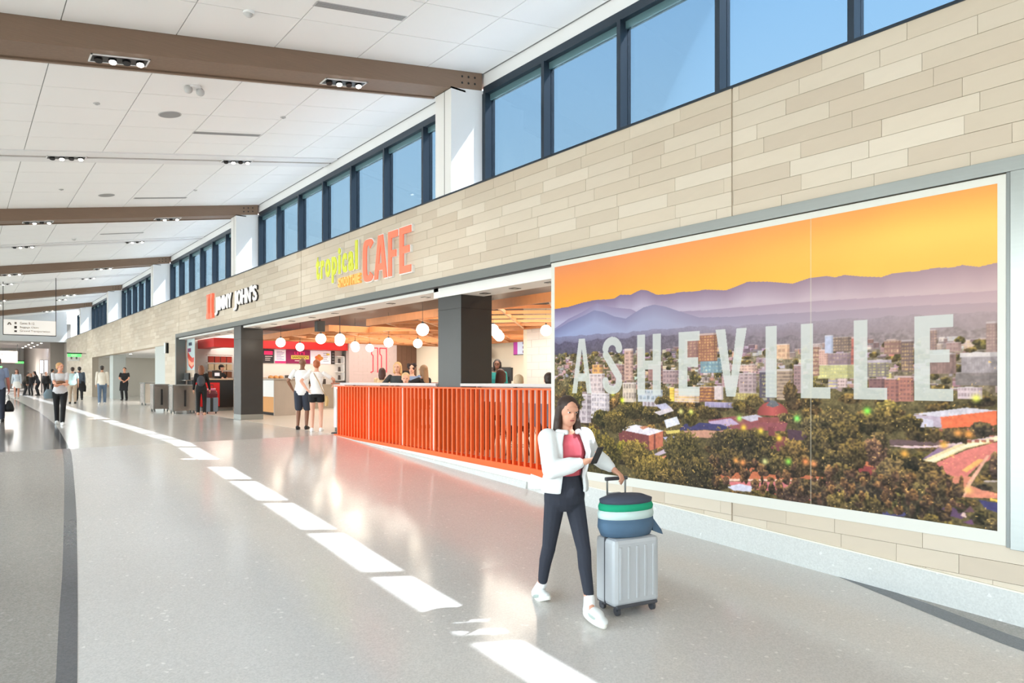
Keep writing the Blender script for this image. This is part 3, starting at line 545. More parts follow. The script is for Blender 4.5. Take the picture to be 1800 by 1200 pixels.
    lights = (n4 > .93) & (T < 520) & (n2 > .45); img[lights] = img[lights] * .35 + C(255, 205, 120) * .65
    for s, t, c in GLOW:
        d2 = ((Sx - s) / 6) ** 2 + ((T - t) / 11) ** 2; img[:] = mix(img, C(*c), np.exp(-d2) * .95)
    # overlaid word, letters slightly see-through
    A, Bt = 633., 370.
    def L(a, b, pts): return [(a + (b - a) * u, Bt + (A - Bt) * v) for u, v in pts]
    mask = np.zeros((NH, NW), bool)
    def add(pts):
        p = np.array(pts); n = len(p); ins = np.zeros(mask.shape, bool)
        for i in range(n):
            xa, ya = p[i]; xb, yb = p[(i + 1) % n]
            if ya == yb: continue
            ins ^= ((ya > T) != (yb > T)) & (Sx < (xb - xa) * (T - ya) / (yb - ya) + xa)
        return ins
    for ch, a, b_ in WORD:
        if ch == 'A': m = add(L(a, b_, [(0, 0), (.24, 0), (.31, .22), (.69, .22), (.76, 0), (1, 0), (.65, 1), (.35, 1)])) & ~add(L(a, b_, [(.355, .37), (.645, .37), (.5, .82)]))
        elif ch == 'H': m = add(L(a, b_, [(0, 0), (.34, 0), (.34, .42), (.66, .42), (.66, 0), (1, 0), (1, 1), (.66, 1), (.66, .57), (.34, .57), (.34, 1), (0, 1)]))
        elif ch == 'E': m = add(L(a, b_, [(0, 0), (1, 0), (1, .145), (.42, .145), (.42, .45), (.92, .45), (.92, .6), (.42, .6), (.42, .855), (1, .855), (1, 1), (0, 1)]))
        elif ch == 'V': m = add(L(a, b_, [(.36, 0), (.64, 0), (1, 1), (.68, 1), (.5, .28), (.32, 1), (0, 1)]))
        elif ch == 'I': m = add(L(a, b_, [(0, 0), (1, 0), (1, 1), (0, 1)]))
        elif ch == 'L': m = add(L(a, b_, [(0, 0), (1, 0), (1, .15), (.42, .15), (.42, 1), (0, 1)]))
        else:          # S as a thick stroke
            U = (Sx - a) / (b_ - a); V = (T - Bt) / (A - Bt); m = np.zeros(mask.shape, bool)
            th = []
            for k in range(60):
                q = k / 59.
                if q < .42: an = math.radians(2 + 178 * q / .42); th.append((.5 + .34 * math.cos(an), .78 + .145 * math.sin(an)) if an < math.pi else (.16, .78))
                elif q < .58: f = (q - .42) / .16; th.append((.16 + .68 * f, .70 - .40 * f))
                else: an = math.radians(10 - 192 * (q - .58) / .42); th.append((.5 + .34 * math.cos(an), .22 + .145 * math.sin(an)))
            asp = (b_ - a) * 5.33 / ((A - Bt) * 2.81)
            for u, v in th: m |= ((U - u) ** 2 * asp ** 2 + (V - v) ** 2) < (.155 * asp) ** 2
        mask |= m
    f = np.where(mask, .86, 0.); img = mix(img, C(212, 214, 210), f)
    img[:, px(705):px(705) + 2] = img[:, px(705):px(705) + 2] * .5 + C(215, 208, 190) * .5
    return np.clip(img, 0, 255)
def blob(img, T, Sx, n3, n4, s, t, rs, rt, c, NW, NH):
    x0, x1 = max(int((s - rs * 1.3) / 1000 * NW), 0), min(int((s + rs * 1.3) / 1000 * NW) + 1, NW); y0, y1 = max(int((t - rt * 1.3) / 1000 * NH), 0), min(int((t + rt * 1.3) / 1000 * NH) + 1, NH)
    if x1 <= x0 or y1 <= y0: return
    X, Y = (Sx[y0:y1, x0:x1] - s) / rs, (T[y0:y1, x0:x1] - t) / rt; a, b_ = n3[y0:y1, x0:x1], n4[y0:y1, x0:x1]
    mk = X * X + Y * Y < .55 + .9 * a * b_ + .25 * a; lum = .55 + .75 * b_ + .55 * (a - .45) + .22 * Y - .10 * X
    cc = np.array(c, float) * (.84 * lum)[..., None] + np.array((46, 34, 6)) * np.clip(Y * .8 + 1.6 * b_ - .9, 0, 1)[..., None] + np.array((16, 8, 6)) * a[..., None]
    sub = img[y0:y1, x0:x1]; sub[mk] = cc[mk]

mural = tag(empty('mural', (6.60, 4.6, -.11)), 'wide framed sunset cityscape photo mural with large see-through white city name', 'mural')
NW, NH = 980, 520
IM = paint_mural(NW, NH) / 255. * .92; IM = np.where(IM <= .04045, IM / 12.92, ((IM + .055) / 1.055) ** 2.4)
Y0, Y1, Z0, Z1 = 7.27, 1.94, 0.0, 2.81
gy = np.linspace(Y0, Y1, NW); gz = np.linspace(Z0, Z1, NH)
co = np.empty((NH, NW, 3), np.float32); co[..., 0] = 6.566; co[..., 1] = gy[None]; co[..., 2] = gz[:, None]
me = bpy.data.meshes.new('print'); nv = NW * NH; nf = (NW - 1) * (NH - 1)
me.vertices.add(nv); me.vertices.foreach_set('co', co.ravel())
ii = np.arange(nv).reshape(NH, NW); q = np.stack([ii[:-1, :-1], ii[1:, :-1], ii[1:, 1:], ii[:-1, 1:]], -1).reshape(-1)
me.loops.add(nf * 4); me.loops.foreach_set('vertex_index', q.astype(np.int32)); me.polygons.add(nf)
me.polygons.foreach_set('loop_start', np.arange(0, nf * 4, 4, dtype=np.int32)); me.polygons.foreach_set('loop_total', np.full(nf, 4, np.int32)); me.update()
ca = me.color_attributes.new('print', 'FLOAT_COLOR', 'POINT'); ca.data.foreach_set('color', np.concatenate([IM, np.ones((NH, NW, 1))], -1).astype(np.float32).ravel())
mm = bpy.data.materials.new('mural_print'); mm.use_nodes = True; an = mm.node_tree.nodes.new('ShaderNodeAttribute'); an.attribute_name = 'print'
pb = mm.node_tree.nodes['Principled BSDF']; pb.inputs['Roughness'].default_value = .6; pb.inputs['Specular IOR Level'].default_value = .2; mm.node_tree.links.new(an.outputs['Color'], pb.inputs['Base Color'])
me.materials.append(mm); po = link('print', me, None, mural); po.location = (-6.60, -4.6, .11)
M_MAT = mat('white_mat_board', (212, 212, 205), .5)
def mbox(n, x0, x1, y0, y1, z0, z1, m): o = box(n, x0, x1, y0, y1, z0, z1, m, mural, .003); o.location = (-6.60, -4.6, .11); return o
mbox('mat_board', 6.567, 6.605, 1.88, 7.345, -.11, 2.875, M_MAT)
mbox('metal_frame', 6.555, 6.605, 1.66, 7.35, 2.885, 3.0, M_STEEL); mbox('metal_frame', 6.555, 6.605, 1.66, 1.85, -.13, 2.885, M_STEEL); mbox('frame_edge', 6.562, 6.60, 1.85, 1.88, -.12, 2.885, M_STEELD)

# ================================================================== SHOPFRONT: header, soffit, pillars
hd = tag(empty('shopfront_header', (6.6, 18, 2.88)), 'long grey metal header over the cafe and sandwich shop openings', 'header', kind='structure')
def hbox(n, *a): o = box(n, *a[:6], a[6], hd); o.location = (-6.6, -18, -2.88); return o
hbox('fascia', 6.56, 6.64, 7.35, 29.12, 2.86, 3.0, M_STEELD); hbox('reveal', 6.575, 6.66, 7.35, 29.12, 2.845, 2.862, M_BLACK)
hbox('jamb', 6.56, 6.9, 29.0, 29.14, .08, 2.86, M_STEELD)
M_SOFF = mat('white_soffit', (232, 232, 230), .6)
tag(MB().box(6.66, 7.16, 7.3, 10.6, 2.68, 2.9).build('ceiling_soffit', M_SOFF), 'white dropped soffit over the bar counter by the mural', 'soffit', kind='structure')
tag(MB().box(6.66, 7.25, 10.45, 29.1, 2.79, 2.9).build('ceiling_soffit', M_SOFF), 'long white soffit behind the header over the shop entrance', 'soffit', kind='structure')
for k, (y, z) in enumerate([(7.75, 2.68), (8.6, 2.68), (9.4, 2.68)] + [(11.3 + 1.35 * i, 2.79) for i in range(12)]):
    o = tag(empty('soffit_light', (6.92, y, z)), 'small square black downlight in the white soffit, ' + (('first', 'second', 'third')[k] + ' from the mural' if k < 3 else ('first', 'second', 'third', 'fourth', 'fifth', 'sixth', 'seventh', 'eighth', 'ninth', 'tenth', 'eleventh', 'twelfth')[k - 3] + ' past the screen pillar'), 'ceiling light', 'soffit downlights by the mural' if k < 3 else 'soffit downlights at the entrance')
    box('trim_ring', -.07, .07, -.07, .07, -.008, .003, M_CAN, o); MB().cyl((0, 0, -.008), (0, 0, -.010), .03, .03, 12).build('lens', mat('dim_lens', (90, 86, 80), .4, emit=(255, 236, 210), estr=.25), o)
def pillar(y0, y1, zb, label, skirt, px=6.93):
    o = tag(empty('pillar', (px, (y0 + y1) / 2, zb)), label, 'pillar', kind='structure')
    h = (y1 - y0) / 2
    box('cladding', -.34, .32, -h, h, (.16 if skirt else 0), 2.88 - zb, M_PILLAR, o, .008)
    if skirt: box('skirting', -.345, .325, -h - .005, h + .005, 0, .16, M_STEEL, o, .004)
    box('panel_joint', -.3425, .3225, -h - .0025, h + .0025, 2.45 - zb, 2.458 - zb, M_BLACK, o)
    return o
pillar(9.77, 10.49, 0, 'charcoal panelled square pillar rising out of the orange slatted screen', False, 7.02)
pillar(21.24, 21.92, shopz(21.5), 'charcoal panelled square pillar with steel skirting at the sandwich shop entrance', True)
# shop shell
M_DKC = mat('dark_ceiling', (40, 40, 42), .4); M_CREAM = mat('cream_wall', (236, 226, 208), .6); M_RED = mat('red_bulkhead', (206, 14, 20), .4)
M_WT = mat('white_wall_tile', (232, 224, 218), .25); M_PINK = mat('blush_wall_tile', (206, 188, 190), .25); M_GR2 = mat('pale_grout', (196, 186, 182), .8)
tag(MB().box(6.66, 16.3, 7.2, 29.3, 3.2, 3.3).build('ceiling_shop', M_DKC), 'dark ceiling above the shop interiors', 'ceiling', kind='structure')
tag(MB().box(16, 16.2, 7.2, 29.4, -.1, 3.3).build('wall_shop_back', M_CREAM), 'cream back wall of the cafe with menu screen', 'wall', kind='structure')
tag(MB().box(6.96, 16, 7.1, 7.3, -.1, 3.3).build('wall_shop_near', M_CREAM), 'cream side wall of the cafe behind the mural', 'wall', kind='structure')
tag(MB().box(6.9, 16, 29.2, 29.4, 0, 3.3).build('wall_shop_far', M_WHITE), 'white far side wall of the sandwich shop', 'wall', kind='structure')
def tiled_wall(name, fixed, axis, u0, u1, z0, z1, th, tm, gm, label, tw, tht, limit=300):
    """thin wall with running-bond wall tiles as its pieces; axis 'x' = wall along X facing -Y at y=fixed, 'y' = along Y facing -X"""
    bb = MB(); bb.box(u0, u1, fixed, fixed + th, z0, z1) if axis == 'x' else bb.box(fixed, fixed + th, u0, u1, z0, z1)
    wl_ = tag(bb.build(name, gm), label, 'wall', kind='structure')
    me = {}
    n = 0; z = z1; k = 0
    while z > z0 + .02:
        za = max(z - tht, z0); u = u0 - (tw / 2 if k % 2 else 0)
        while u < u1 - .01:
            a, c = max(u, u0), min(u + tw, u1); u += tw
            if c - a < .03: continue
            key = (round(c - a, 3), round(z - za, 3))
            if key not in me:
                hw, hh, g = (c - a) / 2 - .004, (z - za) / 2 - .004, .006
                m_ = (MB().box(-hw, hw, -g, .002, -hh, hh) if axis == 'x' else MB().box(-g, .002, -hw, hw, -hh, hh)).mesh('tile'); m_.materials.append(tm); me[key] = m_
            if n < limit:
                o = link('tile', me[key], None, wl_); o.location = ((a + c) / 2, fixed, (z + za) / 2) if axis == 'x' else (fixed, (a + c) / 2, (z + za) / 2); n += 1
        z -= tht; k += 1
    return wl_
tiled_wall('wall_shop_pink', 26.9, 'x', 12.75, 15.0, .9, 2.85, .3, M_PINK, M_GR2, 'blush glazed tile wall with the red line art', .42, .14)
tag(MB().box(12.75, 15, 26.9, 27.2, 0, .9).build('wall_shop_dado', M_PINK), 'lower blush wall under the red line art', 'wall', kind='structure')
tiled_wall('wall_shop_white', 12.0, 'y', 7.3, 14.4, 1.0, 2.9, .2, M_WT, M_GR2, 'glossy white tile wall seen beside the mural edge', .6, .2)
tag(MB().box(12, 12.2, 7.3, 14.4, 0, 1.0).box(12, 16, 14.4, 14.55, 0, 3.2).box(12, 12.2, 7.3, 14.4, 2.9, 3.2).build('wall_shop_return', M_CREAM), 'cream wall return beside the white tiles', 'wall', kind='structure')
M_BRN = mat('brown_panel', (112, 82, 66), .5, var=.15, vscale=4, stretch=(1, 1, 8))
wp = tag(empty('wall_shop_wood', (15.5, 26.9, 0)), 'brown wood panelled wall section beside the blush tiles', 'wall', kind='structure')
for k in range(4): box('plank', -.5 + k * .25 + .004, -.5 + (k + 1) * .25 - .004, 0, .25, 0, 2.85, M_BRN, wp)
M_MENUW = mat('kitchen_white', (236, 232, 228), .4)
tag(MB().box(8.75, 12.75, 27.6, 27.8, 0, 3.2).build('wall_kitchen', M_MENUW), 'white kitchen wall carrying the menu boards', 'wall', kind='structure')
rb = tag(empty('red_bulkhead', (7.4, 27, 2.46)), 'bright red bulkhead band over the sandwich shop counter', 'bulkhead')
o = box('front_band', 0, 5.34, 0, .59, 0, .34, M_RED, rb); o = box('side_band', 0, .5, .59, 2.19, 0, .34, M_RED, rb)
# wood lattice hung under the dark ceiling
M_LAT = mat('lattice_wood', (196, 128, 80), .5, var=.14, vscale=4, stretch=(3, 3, 1))
M_LATLIT = mat('lattice_lit_underside', (236, 196, 156), .5)  # paler underside paints in light bounced up from the floor
def lattice(x0, x1, y0, y1, label):
    o = tag(empty('ceiling_lattice', (x0, y0, 2.58)), label, 'ceiling lattice'); Lx, Ly = x1 - x0, y1 - y0
    for a in ((0, Lx, 0, .06), (0, Lx, Ly - .06, Ly), (0, .06, .06, Ly - .06), (Lx - .06, Lx, .06, Ly - .06)): box('edge_beam', a[0], a[1], a[2], a[3], 0, .17, M_LAT, o)
    sp = 1.5
    for sgn in (1, -1):
        k = -int(Ly / sp) - 1
        while k * sp < Lx + Ly:
            # line x = c + sgn*y clipped to the rectangle
            c = k * sp if sgn == 1 else k * sp + .4; pts = []
            for yv in (0, Ly):
                xv = c + sgn * yv
                if 0 <= xv <= Lx: pts.append((xv, yv))
            for xv in (0, Lx):
                yv = (xv - c) * sgn
                if 0 < yv < Ly: pts.append((xv, yv))
            k += 1
            if len(pts) < 2: continue
            p, q_ = Vector((*pts[0], 0)), Vector((*pts[1], 0))
            if (q_ - p).length < .25: continue
            d = (q_ - p).normalized(); p = p + d * .05; q_ = q_ - d * .05; nrm = Vector((-d.y, d.x, 0)) * .022; dz = .02 if sgn == 1 else .025
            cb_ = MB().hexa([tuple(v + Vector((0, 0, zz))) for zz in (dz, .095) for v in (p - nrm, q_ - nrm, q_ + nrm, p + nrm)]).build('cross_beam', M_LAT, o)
            cb_.data.materials.append(M_LATLIT); cb_.data.polygons[0].material_index = 1
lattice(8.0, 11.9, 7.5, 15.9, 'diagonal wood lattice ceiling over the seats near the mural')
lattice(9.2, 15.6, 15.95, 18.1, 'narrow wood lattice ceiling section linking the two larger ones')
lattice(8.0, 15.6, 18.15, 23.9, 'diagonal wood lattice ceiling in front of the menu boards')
for x, y, sz, e in ((9.6, 11.5, 3.4, 240), (9.0, 17.0, 1.8, 70), (11.5, 21.0, 4.5, 260), (10.5, 25.4, 2.4, 95), (8.2, 28.3, 1.4, 40), (14.0, 16.6, 2.5, 80), (13.8, 25.2, 2.4, 80), (7.75, 24.5, .8, 25)): lamp('shop_fill', 'AREA', (x, y, 3.17), e, (1, .88, .74), sz, (x, y, 0))  # broad soft fills added to brighten the shops, without fixtures of their own
ordn = ['first', 'second', 'third', 'fourth', 'fifth', 'sixth', 'seventh', 'eighth', 'ninth', 'tenth', 'eleventh', 'twelfth']
for (x, y, l) in ((7.72, 8.9, 'beside the mural'), (7.5, 13.7, 'above the bar past the screen pillar'), (7.7, 16.5, 'at the cafe entrance'), (8.6, 17.0, 'inside the gap between the wood lattices'), (7.72, 21.5, 'behind the second charcoal pillar'), (7.72, 25.2, 'above the waiting woman in black')):
    o = tag(empty('shop_light', (x, y, 3.19)), 'slim bright light panel in the dark shop ceiling ' + l, 'ceiling light', 'light panels in the shop ceiling')
    box('housing', -.12, .12, -.62, .62, -.03, 0, M_GREY, o); box('diffuser', -.10, .10, -.6, .6, -.036, -.03, mat('shop_panel_light', (255, 250, 240), .5, emit=(255, 236, 210), estr=8.), o)

# ================================================================== LETTERING
def text_mesh(ch, depth=.0, offset=0., shear=0.):
    cu = bpy.data.curves.new('t', 'FONT'); cu.body = ch; cu.extrude = depth / 2; cu.offset = offset; cu.shear = shear; cu.size = 1; cu.resolution_u = 3
    ob = bpy.data.objects.new('t', cu); me = evaluate(ob); bpy.data.curves.remove(cu); me.materials.clear(); return me
def fit_letter(name, ch, place, u0, u1, v0, v1, depth, m, parent, offset=.02, keep_v=None):
    """one raised letter stretched into the box u0..u1 x v0..v1; place(u, v, w) -> local xyz"""
    me = text_mesh(ch, 1., offset); n = len(me.vertices); c = np.empty(n * 3, np.float32); me.vertices.foreach_get('co', c); c = c.reshape(-1, 3)
    a, b_ = c.min(0), c.max(0); out_ = np.empty_like(c)
    for i in range(n):
        u = u0 + (u1 - u0) * (c[i, 0] - a[0]) / max(b_[0] - a[0], 1e-6); v = v0 + (v1 - v0) * (c[i, 1] - a[1]) / max(b_[1] - a[1], 1e-6); wv = depth * (c[i, 2] - a[2]) / max(b_[2] - a[2], 1e-6)
        out_[i] = place(u, v, wv)
    me.vertices.foreach_set('co', out_.ravel()); me.update(); return link(name, me, m, parent)
def text_line(name, txt, place, u0, u1, v0, v1, depth, m, parent, offset=.0):
    """a flat printed line of lettering as one piece"""
    return fit_letter(name, txt, place, u0, u1, v0, v1, depth, m, parent, offset)
def wallp(y0, z0): return lambda u, v, w_: (-w_, -u, v)          # on the shop wall, u runs towards the viewer
def poly_letter(ch, u0, u1, v0, v1, d0, d1, m, parent, name='letter', grow=0.):
    G = {'A': ([(0, 0), (.26, 0), (.32, .2), (.68, .2), (.74, 0), (1, 0), (.68, 1), (.32, 1)], [(.37, .35), (.63, .35), (.5, .8)]),
         'F': ([(0, 0), (.34, 0), (.34, .42), (.84, .42), (.84, .57), (.34, .57), (.34, .85), (1, .85), (1, 1), (0, 1)], None),
         'E': ([(0, 0), (1, 0), (1, .15), (.34, .15), (.34, .43), (.86, .43), (.86, .58), (.34, .58), (.34, .85), (1, .85), (1, 1), (0, 1)], None)}
    b = MB()
    if ch == 'C':
        N = 40; o_, i_ = [], []
        for k in range(N + 1):
            an = math.radians(38 + 284 * k / N); ca_, sa_ = math.cos(an), math.sin(an); e = .55
            sx = math.copysign(abs(ca_) ** e, ca_); sy = math.copysign(abs(sa_) ** e, sa_)
            o_.append((.5 + .5 * sx, .5 + .5 * sy)); i_.append((.5 + .17 * sx, .5 + .36 * sy))
        for k in range(N):
            q = [o_[k], o_[k + 1], i_[k + 1], i_[k]]
            b.prism(q, lambda u, v: (-d0, -(u0 + (u1 - u0) * u), v0 + (v1 - v0) * v), lambda u, v: (-d1, -(u0 + (u1 - u0) * u), v0 + (v1 - v0) * v))
    else:
        p, hole = G[ch]
        pieces = [p] if not hole else [[p[0], p[1], p[2], (.37, .35), (.5, .8), (.5, 1), p[7]], [p[2], p[3], (.63, .35), (.37, .35)], [p[3], p[4], p[5], p[6], (.5, 1), (.5, .8), (.63, .35)]]
        for q in pieces: b.prism(q, lambda u, v: (-d0, -(u0 + (u1 - u0) * u), v0 + (v1 - v0) * v), lambda u, v: (-d1, -(u0 + (u1 - u0) * u), v0 + (v1 - v0) * v))
    me = b.mesh(name); bm = bmesh.new(); bm.from_mesh(me); bmesh.ops.triangulate(bm, faces=[f for f in bm.faces if len(f.verts) > 4]); bmesh.ops.recalc_face_normals(bm, faces=bm.faces); bm.to_mesh(me); bm.free()
    return link(name, me, m, parent)
M_CORAL = mat('coral_letter_face', (246, 120, 92), .4, emit=(255, 120, 88), estr=.3); M_LIME = mat('lime_letter_face', (206, 212, 66), .4, emit=(214, 220, 60), estr=.16)
M_APR = mat('apricot_letter_face', (255, 190, 105), .4, emit=(255, 190, 105), estr=.22); M_RETURN = mat('letter_return_white', (240, 240, 238), .5)
M_LWHITE = mat('white_letter_face', (250, 250, 250), .4, emit=(255, 255, 255), estr=.3); M_LDARK = mat('letter_return_dark', (40, 36, 36), .5)
sg = tag(empty('cafe_sign', (6.597, 15.54, 3.22)), 'lime, apricot and coral raised letter cafe sign on the beige wall', 'sign')
u = 2.42
for ch, a, b_ in (('C', 0, .47), ('A', .5, 1.02), ('F', 1.08, 1.44), ('E', 1.52, 1.94)):
    poly_letter(ch, u + a - .02, u + b_ + .02, -.01, .89, 0, .055, M_RETURN, sg, 'letter_backing'); poly_letter(ch, u + a, u + b_, .01, .87, .055, .075, M_CORAL, sg)
P = lambda u, v, w_: (-w_, -u, v)
x = 0.
for ch, wd, v0, v1 in (('t', .22, .33, .86), ('r', .21, .33, .75), ('o', .29, .33, .75), ('p', .29, .17, .75), ('i', .14, .33, .90), ('c', .26, .33, .75), ('a', .28, .33, .75), ('l', .13, .33, .94)):
    fit_letter('letter_backing', ch, P, x - .012, x + wd - .005, v0 - .01, v1 + .01, .05, M_RETURN, sg, .045)
    o = fit_letter('letter', ch, P, x, x + wd - .03, v0, v1, .02, M_LIME, sg, .03); o.location = (-.05, 0, 0); x += wd + .052
x = 1.16
for ch in 'SMOOTHIE':
    wd = .075 if ch == 'I' else .14
    fit_letter('letter', ch, P, x, x + wd - .018, .04, .245, .05, M_APR, sg, .04); x += wd + .005
# sandwich shop sign
js = tag(empty('sandwich_shop_sign', (6.597, 24.71, 3.28)), 'white raised letter sandwich shop sign with a red twin-bar emblem', 'sign')
for k in range(2):
    prof = [(0, 0), (.30, 0), (.30, .13), (.25, .2), (.25, .62), (.31, .7), (.31, .80), (.03, .80), (.03, .70), (.07, .62), (.07, .2), (0, .13)]
    b = MB(); o0 = .03 + k * .38
    b.prism(prof, lambda u, v: (-.0, -(o0 + u), v), lambda u, v: (-.08, -(o0 + u), v))
    me = b.mesh('emblem_bar'); bm = bmesh.new(); bm.from_mesh(me); bmesh.ops.triangulate(bm, faces=[f for f in bm.faces if len(f.verts) > 4]); bmesh.ops.recalc_face_normals(bm, faces=bm.faces); bm.to_mesh(me); bm.free()
    link('emblem_bar', me, M_CORAL, js)
x = 1.0
for ch, wd, lo in (('J', .28, -.14), ('I', .14, 0), ('M', .42, 0), ('M', .42, 0), ('Y', .36, 0), (' ', .16, 0), ('J', .30, -.14), ('O', .40, 0), ('H', .38, 0), ('N', .40, 0), ("'", .12, 0), ('S', .34, 0)):
    if ch != ' ':
        v0, v1 = (.19 + lo, .62) if ch != "'" else (.46, .64)
        fit_letter('letter_backing', ch, P, x - .015, x + wd - .02, v0 - .015, v1 + .015, .045, M_LDARK, js, .03)
        o = fit_letter('letter', ch, P, x, x + wd - .03, v0, v1, .03, M_LWHITE, js, .012); o.location = (-.045, 0, 0)
    x += wd + .03

# ================================================================== PENDANT GLOBES
M_GLOBE = mat('opal_globe', (255, 252, 246), .3, emit=(255, 240, 216), estr=5.)
GL = [(7.29, 19.88), (8.8, 22.24), (7.47, 17.45), (7.85, 17.1), (8.32, 18.15), (9.81, 20.27), (10.52, 21.7), (10.9, 21.4), (9.73, 17.93), (7.83, 12.91), (10.65, 17.84), (9.95, 13.2), (11.0, 14.4), (11.6, 15.1), (11.1, 12.6), (7.75, 8.9)]
gl_l = ['in front of the menu wall, leftmost', 'second from the left in front of the red band', 'third from the left', 'upper of the touching pair', 'lower of the touching pair', 'upper of the overlapping pair before the blush tiles', 'lower of the overlapping pair before the blush tiles', 'just left of the red line art', 'above the blonde woman', 'largest, left of the charcoal pillar', 'below the largest one', 'brightest right of the charcoal pillar', 'second right of the charcoal pillar', 'third right of the charcoal pillar', 'touching the mural edge', 'hidden deeper by the mural edge']
for (x, y), l in list(zip(GL, gl_l))[:15]:
    z = 2.31 if x < 9.9 or y > 16 else 2.42
    o = tag(empty('pendant_globe', (x, y, z)), 'round glowing opal pendant globe, ' + l, 'pendant lamp', 'opal pendant globes in the cafe')
    MB().ball((0, 0, 0), .135, n=24, m=16).build('globe', M_GLOBE, o, True); MB().cyl((0, 0, .125), (0, 0, .17), .03, .025, 10).build('cap', M_BLACK, o); MB().cyl((0, 0, .17), (0, 0, 3.18 - z), .005, .005, 6).build('cord', M_BLACK, o)
o = tag(empty('ceiling_speaker_box', (7.62, 17.87, 2.53)), 'small black box speaker hung below the shop ceiling by the entrance', 'speaker'); box('cabinet', -.11, .11, -.1, .1, 0, .28, M_BLACK, o, .01); MB().cyl((0, 0, .28), (0, 0, .66), .02, .02, 8).build('bracket', M_BLACK, o)
for x, y, l in ((7.62, 15.2, 'near the bar'), (7.65, 20.4, 'near the entrance')):
    o = tag(empty('smoke_detector', (x, y, 3.2)), 'round white detector on the dark shop ceiling ' + l, 'smoke detector', 'detectors on the shop ceiling'); MB().cyl((0, 0, 0), (0, 0, -.04), .08, .075, 18).build('base', M_WHITE, o); MB().ball((0, 0, -.04), .05, .05, .035).build('dome', M_WHITE, o, True)

# ================================================================== ORANGE SLATTED SCREEN
M_ORANGE = mat('orange_powder_coat', (242, 98, 38), .45, var=.05, vscale=3.); M_CURB = mat('white_curb', (226, 226, 222), .5, var=.03, vscale=8)
fb = lambda y: float(np.interp(y, [7.3, 7.8, 14.6], [-.16, -.14, -.01]))
sc = tag(empty('slatted_screen', (6.6, 11, 0)), 'long bright orange screen of upright slats in front of the cafe bar', 'screen')
def sb(b, n, m, **k): o = b.build(n, m, sc, **k); o.location = (-6.6, -11, 0); return o
sb(MB().box(6.575, 6.655, 7.355, 14.62, 1.075, 1.10), 'top_rail', M_ORANGE)
b = MB()
for a, c in ((7.355, 7.8), (7.8, 14.62)): b.hexa([(6.565, a, fb(a) - (.03 if a > 7.5 else .05)), (6.66, a, fb(a) - .03), (6.66, c, fb(c) - .01), (6.565, c, fb(c) - .01), (6.565, a, fb(a) + .075), (6.66, a, fb(a) + .075), (6.66, c, fb(c) + (.07 if c < 9 else .03)), (6.565, c, fb(c) + (.07 if c < 9 else .03))])
sb(b, 'bottom_rail', M_ORANGE)
sb(MB().box(6.662, 6.70, 7.36, 14.6, -.2, .0), 'toe_plate', M_ORANGE)
cache = {}; y = 7.40; i = 0
sm = MB().box(-.028, .028, -.02, .02, 0, 1).mesh('slat'); sm.materials.append(M_ORANGE)
while y < 14.6:
    o = link('slat', sm, None, sc); o.location = (.01, y - 11, fb(y) + .01); o.scale = (1, 1, 1.075 - fb(y) - .01); y += .1385
M_BRIGHTGAP = mat('bright_gap', (240, 232, 226), .4)
for py_ in (14.25, 13.05, 11.65, 10.55, 9.62, 8.4): sb(MB().box(6.62, 6.65, py_ - .02, py_ + .02, fb(py_), 1.08), 'post', M_BRIGHTGAP)  # added pale strips that imitate bright gaps between the slats
ysg = [7.3, 7.87, 14.62]
b = MB()
for a, c in zip(ysg[:-1], ysg[1:]): b.hexa([(6.57, a, fz(a) - .05), (6.645, a, fz(a) - .05), (6.645, c, fz(c) - .05), (6.57, c, fz(c) - .05), (6.57, a, fb(a) - .02), (6.645, a, fb(a) - .02), (6.645, c, fb(c) - .005), (6.57, c, fb(c) - .005)])
tag(b.build('baseboard_cafe', M_CURB), 'white wedge-shaped curb under the orange slatted screen', 'curb', kind='structure')
b = MB()
for a, c in zip(ysg[:-1], ysg[1:]): b.hexa([(6.52, a, fz(a) - .05), (6.57, a, fz(a) - .05), (6.57, c, fz(c) - .05), (6.52, c, fz(c) - .05), (6.545, a, fz(a) + .1), (6.57, a, fz(a) + .1), (6.57, c, fz(c) + .0), (6.545, c, fz(c) + .0)])
tag(b.build('trim_4', M_BASE), 'low pale skirting along the foot of the white curb', 'trim', kind='structure')
M_LEDGE = mat('grey_solid_surface', (196, 196, 196), .35)
for a, c, l in ((7.33, 9.75, 'between the mural and the charcoal pillar'), (10.52, 14.5, 'between the charcoal pillar and the entrance')):
    o = tag(empty('bar_ledge', (6.85, (a + c) / 2, 0)), 'grey bar top behind the orange screen ' + l, 'bar counter', 'bar tops behind the screen'); h = (c - a) / 2
    box('worktop', -.2, .22, -h, h, 1.115, 1.165, M_LEDGE, o, .006); box('apron', .12, .18, -h + .02, h - .02, .86, 1.115, M_WHITE, o)
    for yy_ in np.linspace(-h + .25, h - .25, 3): box('leg', .0, .05, yy_ - .025, yy_ + .025, 0, 1.115, M_STEELD, o)
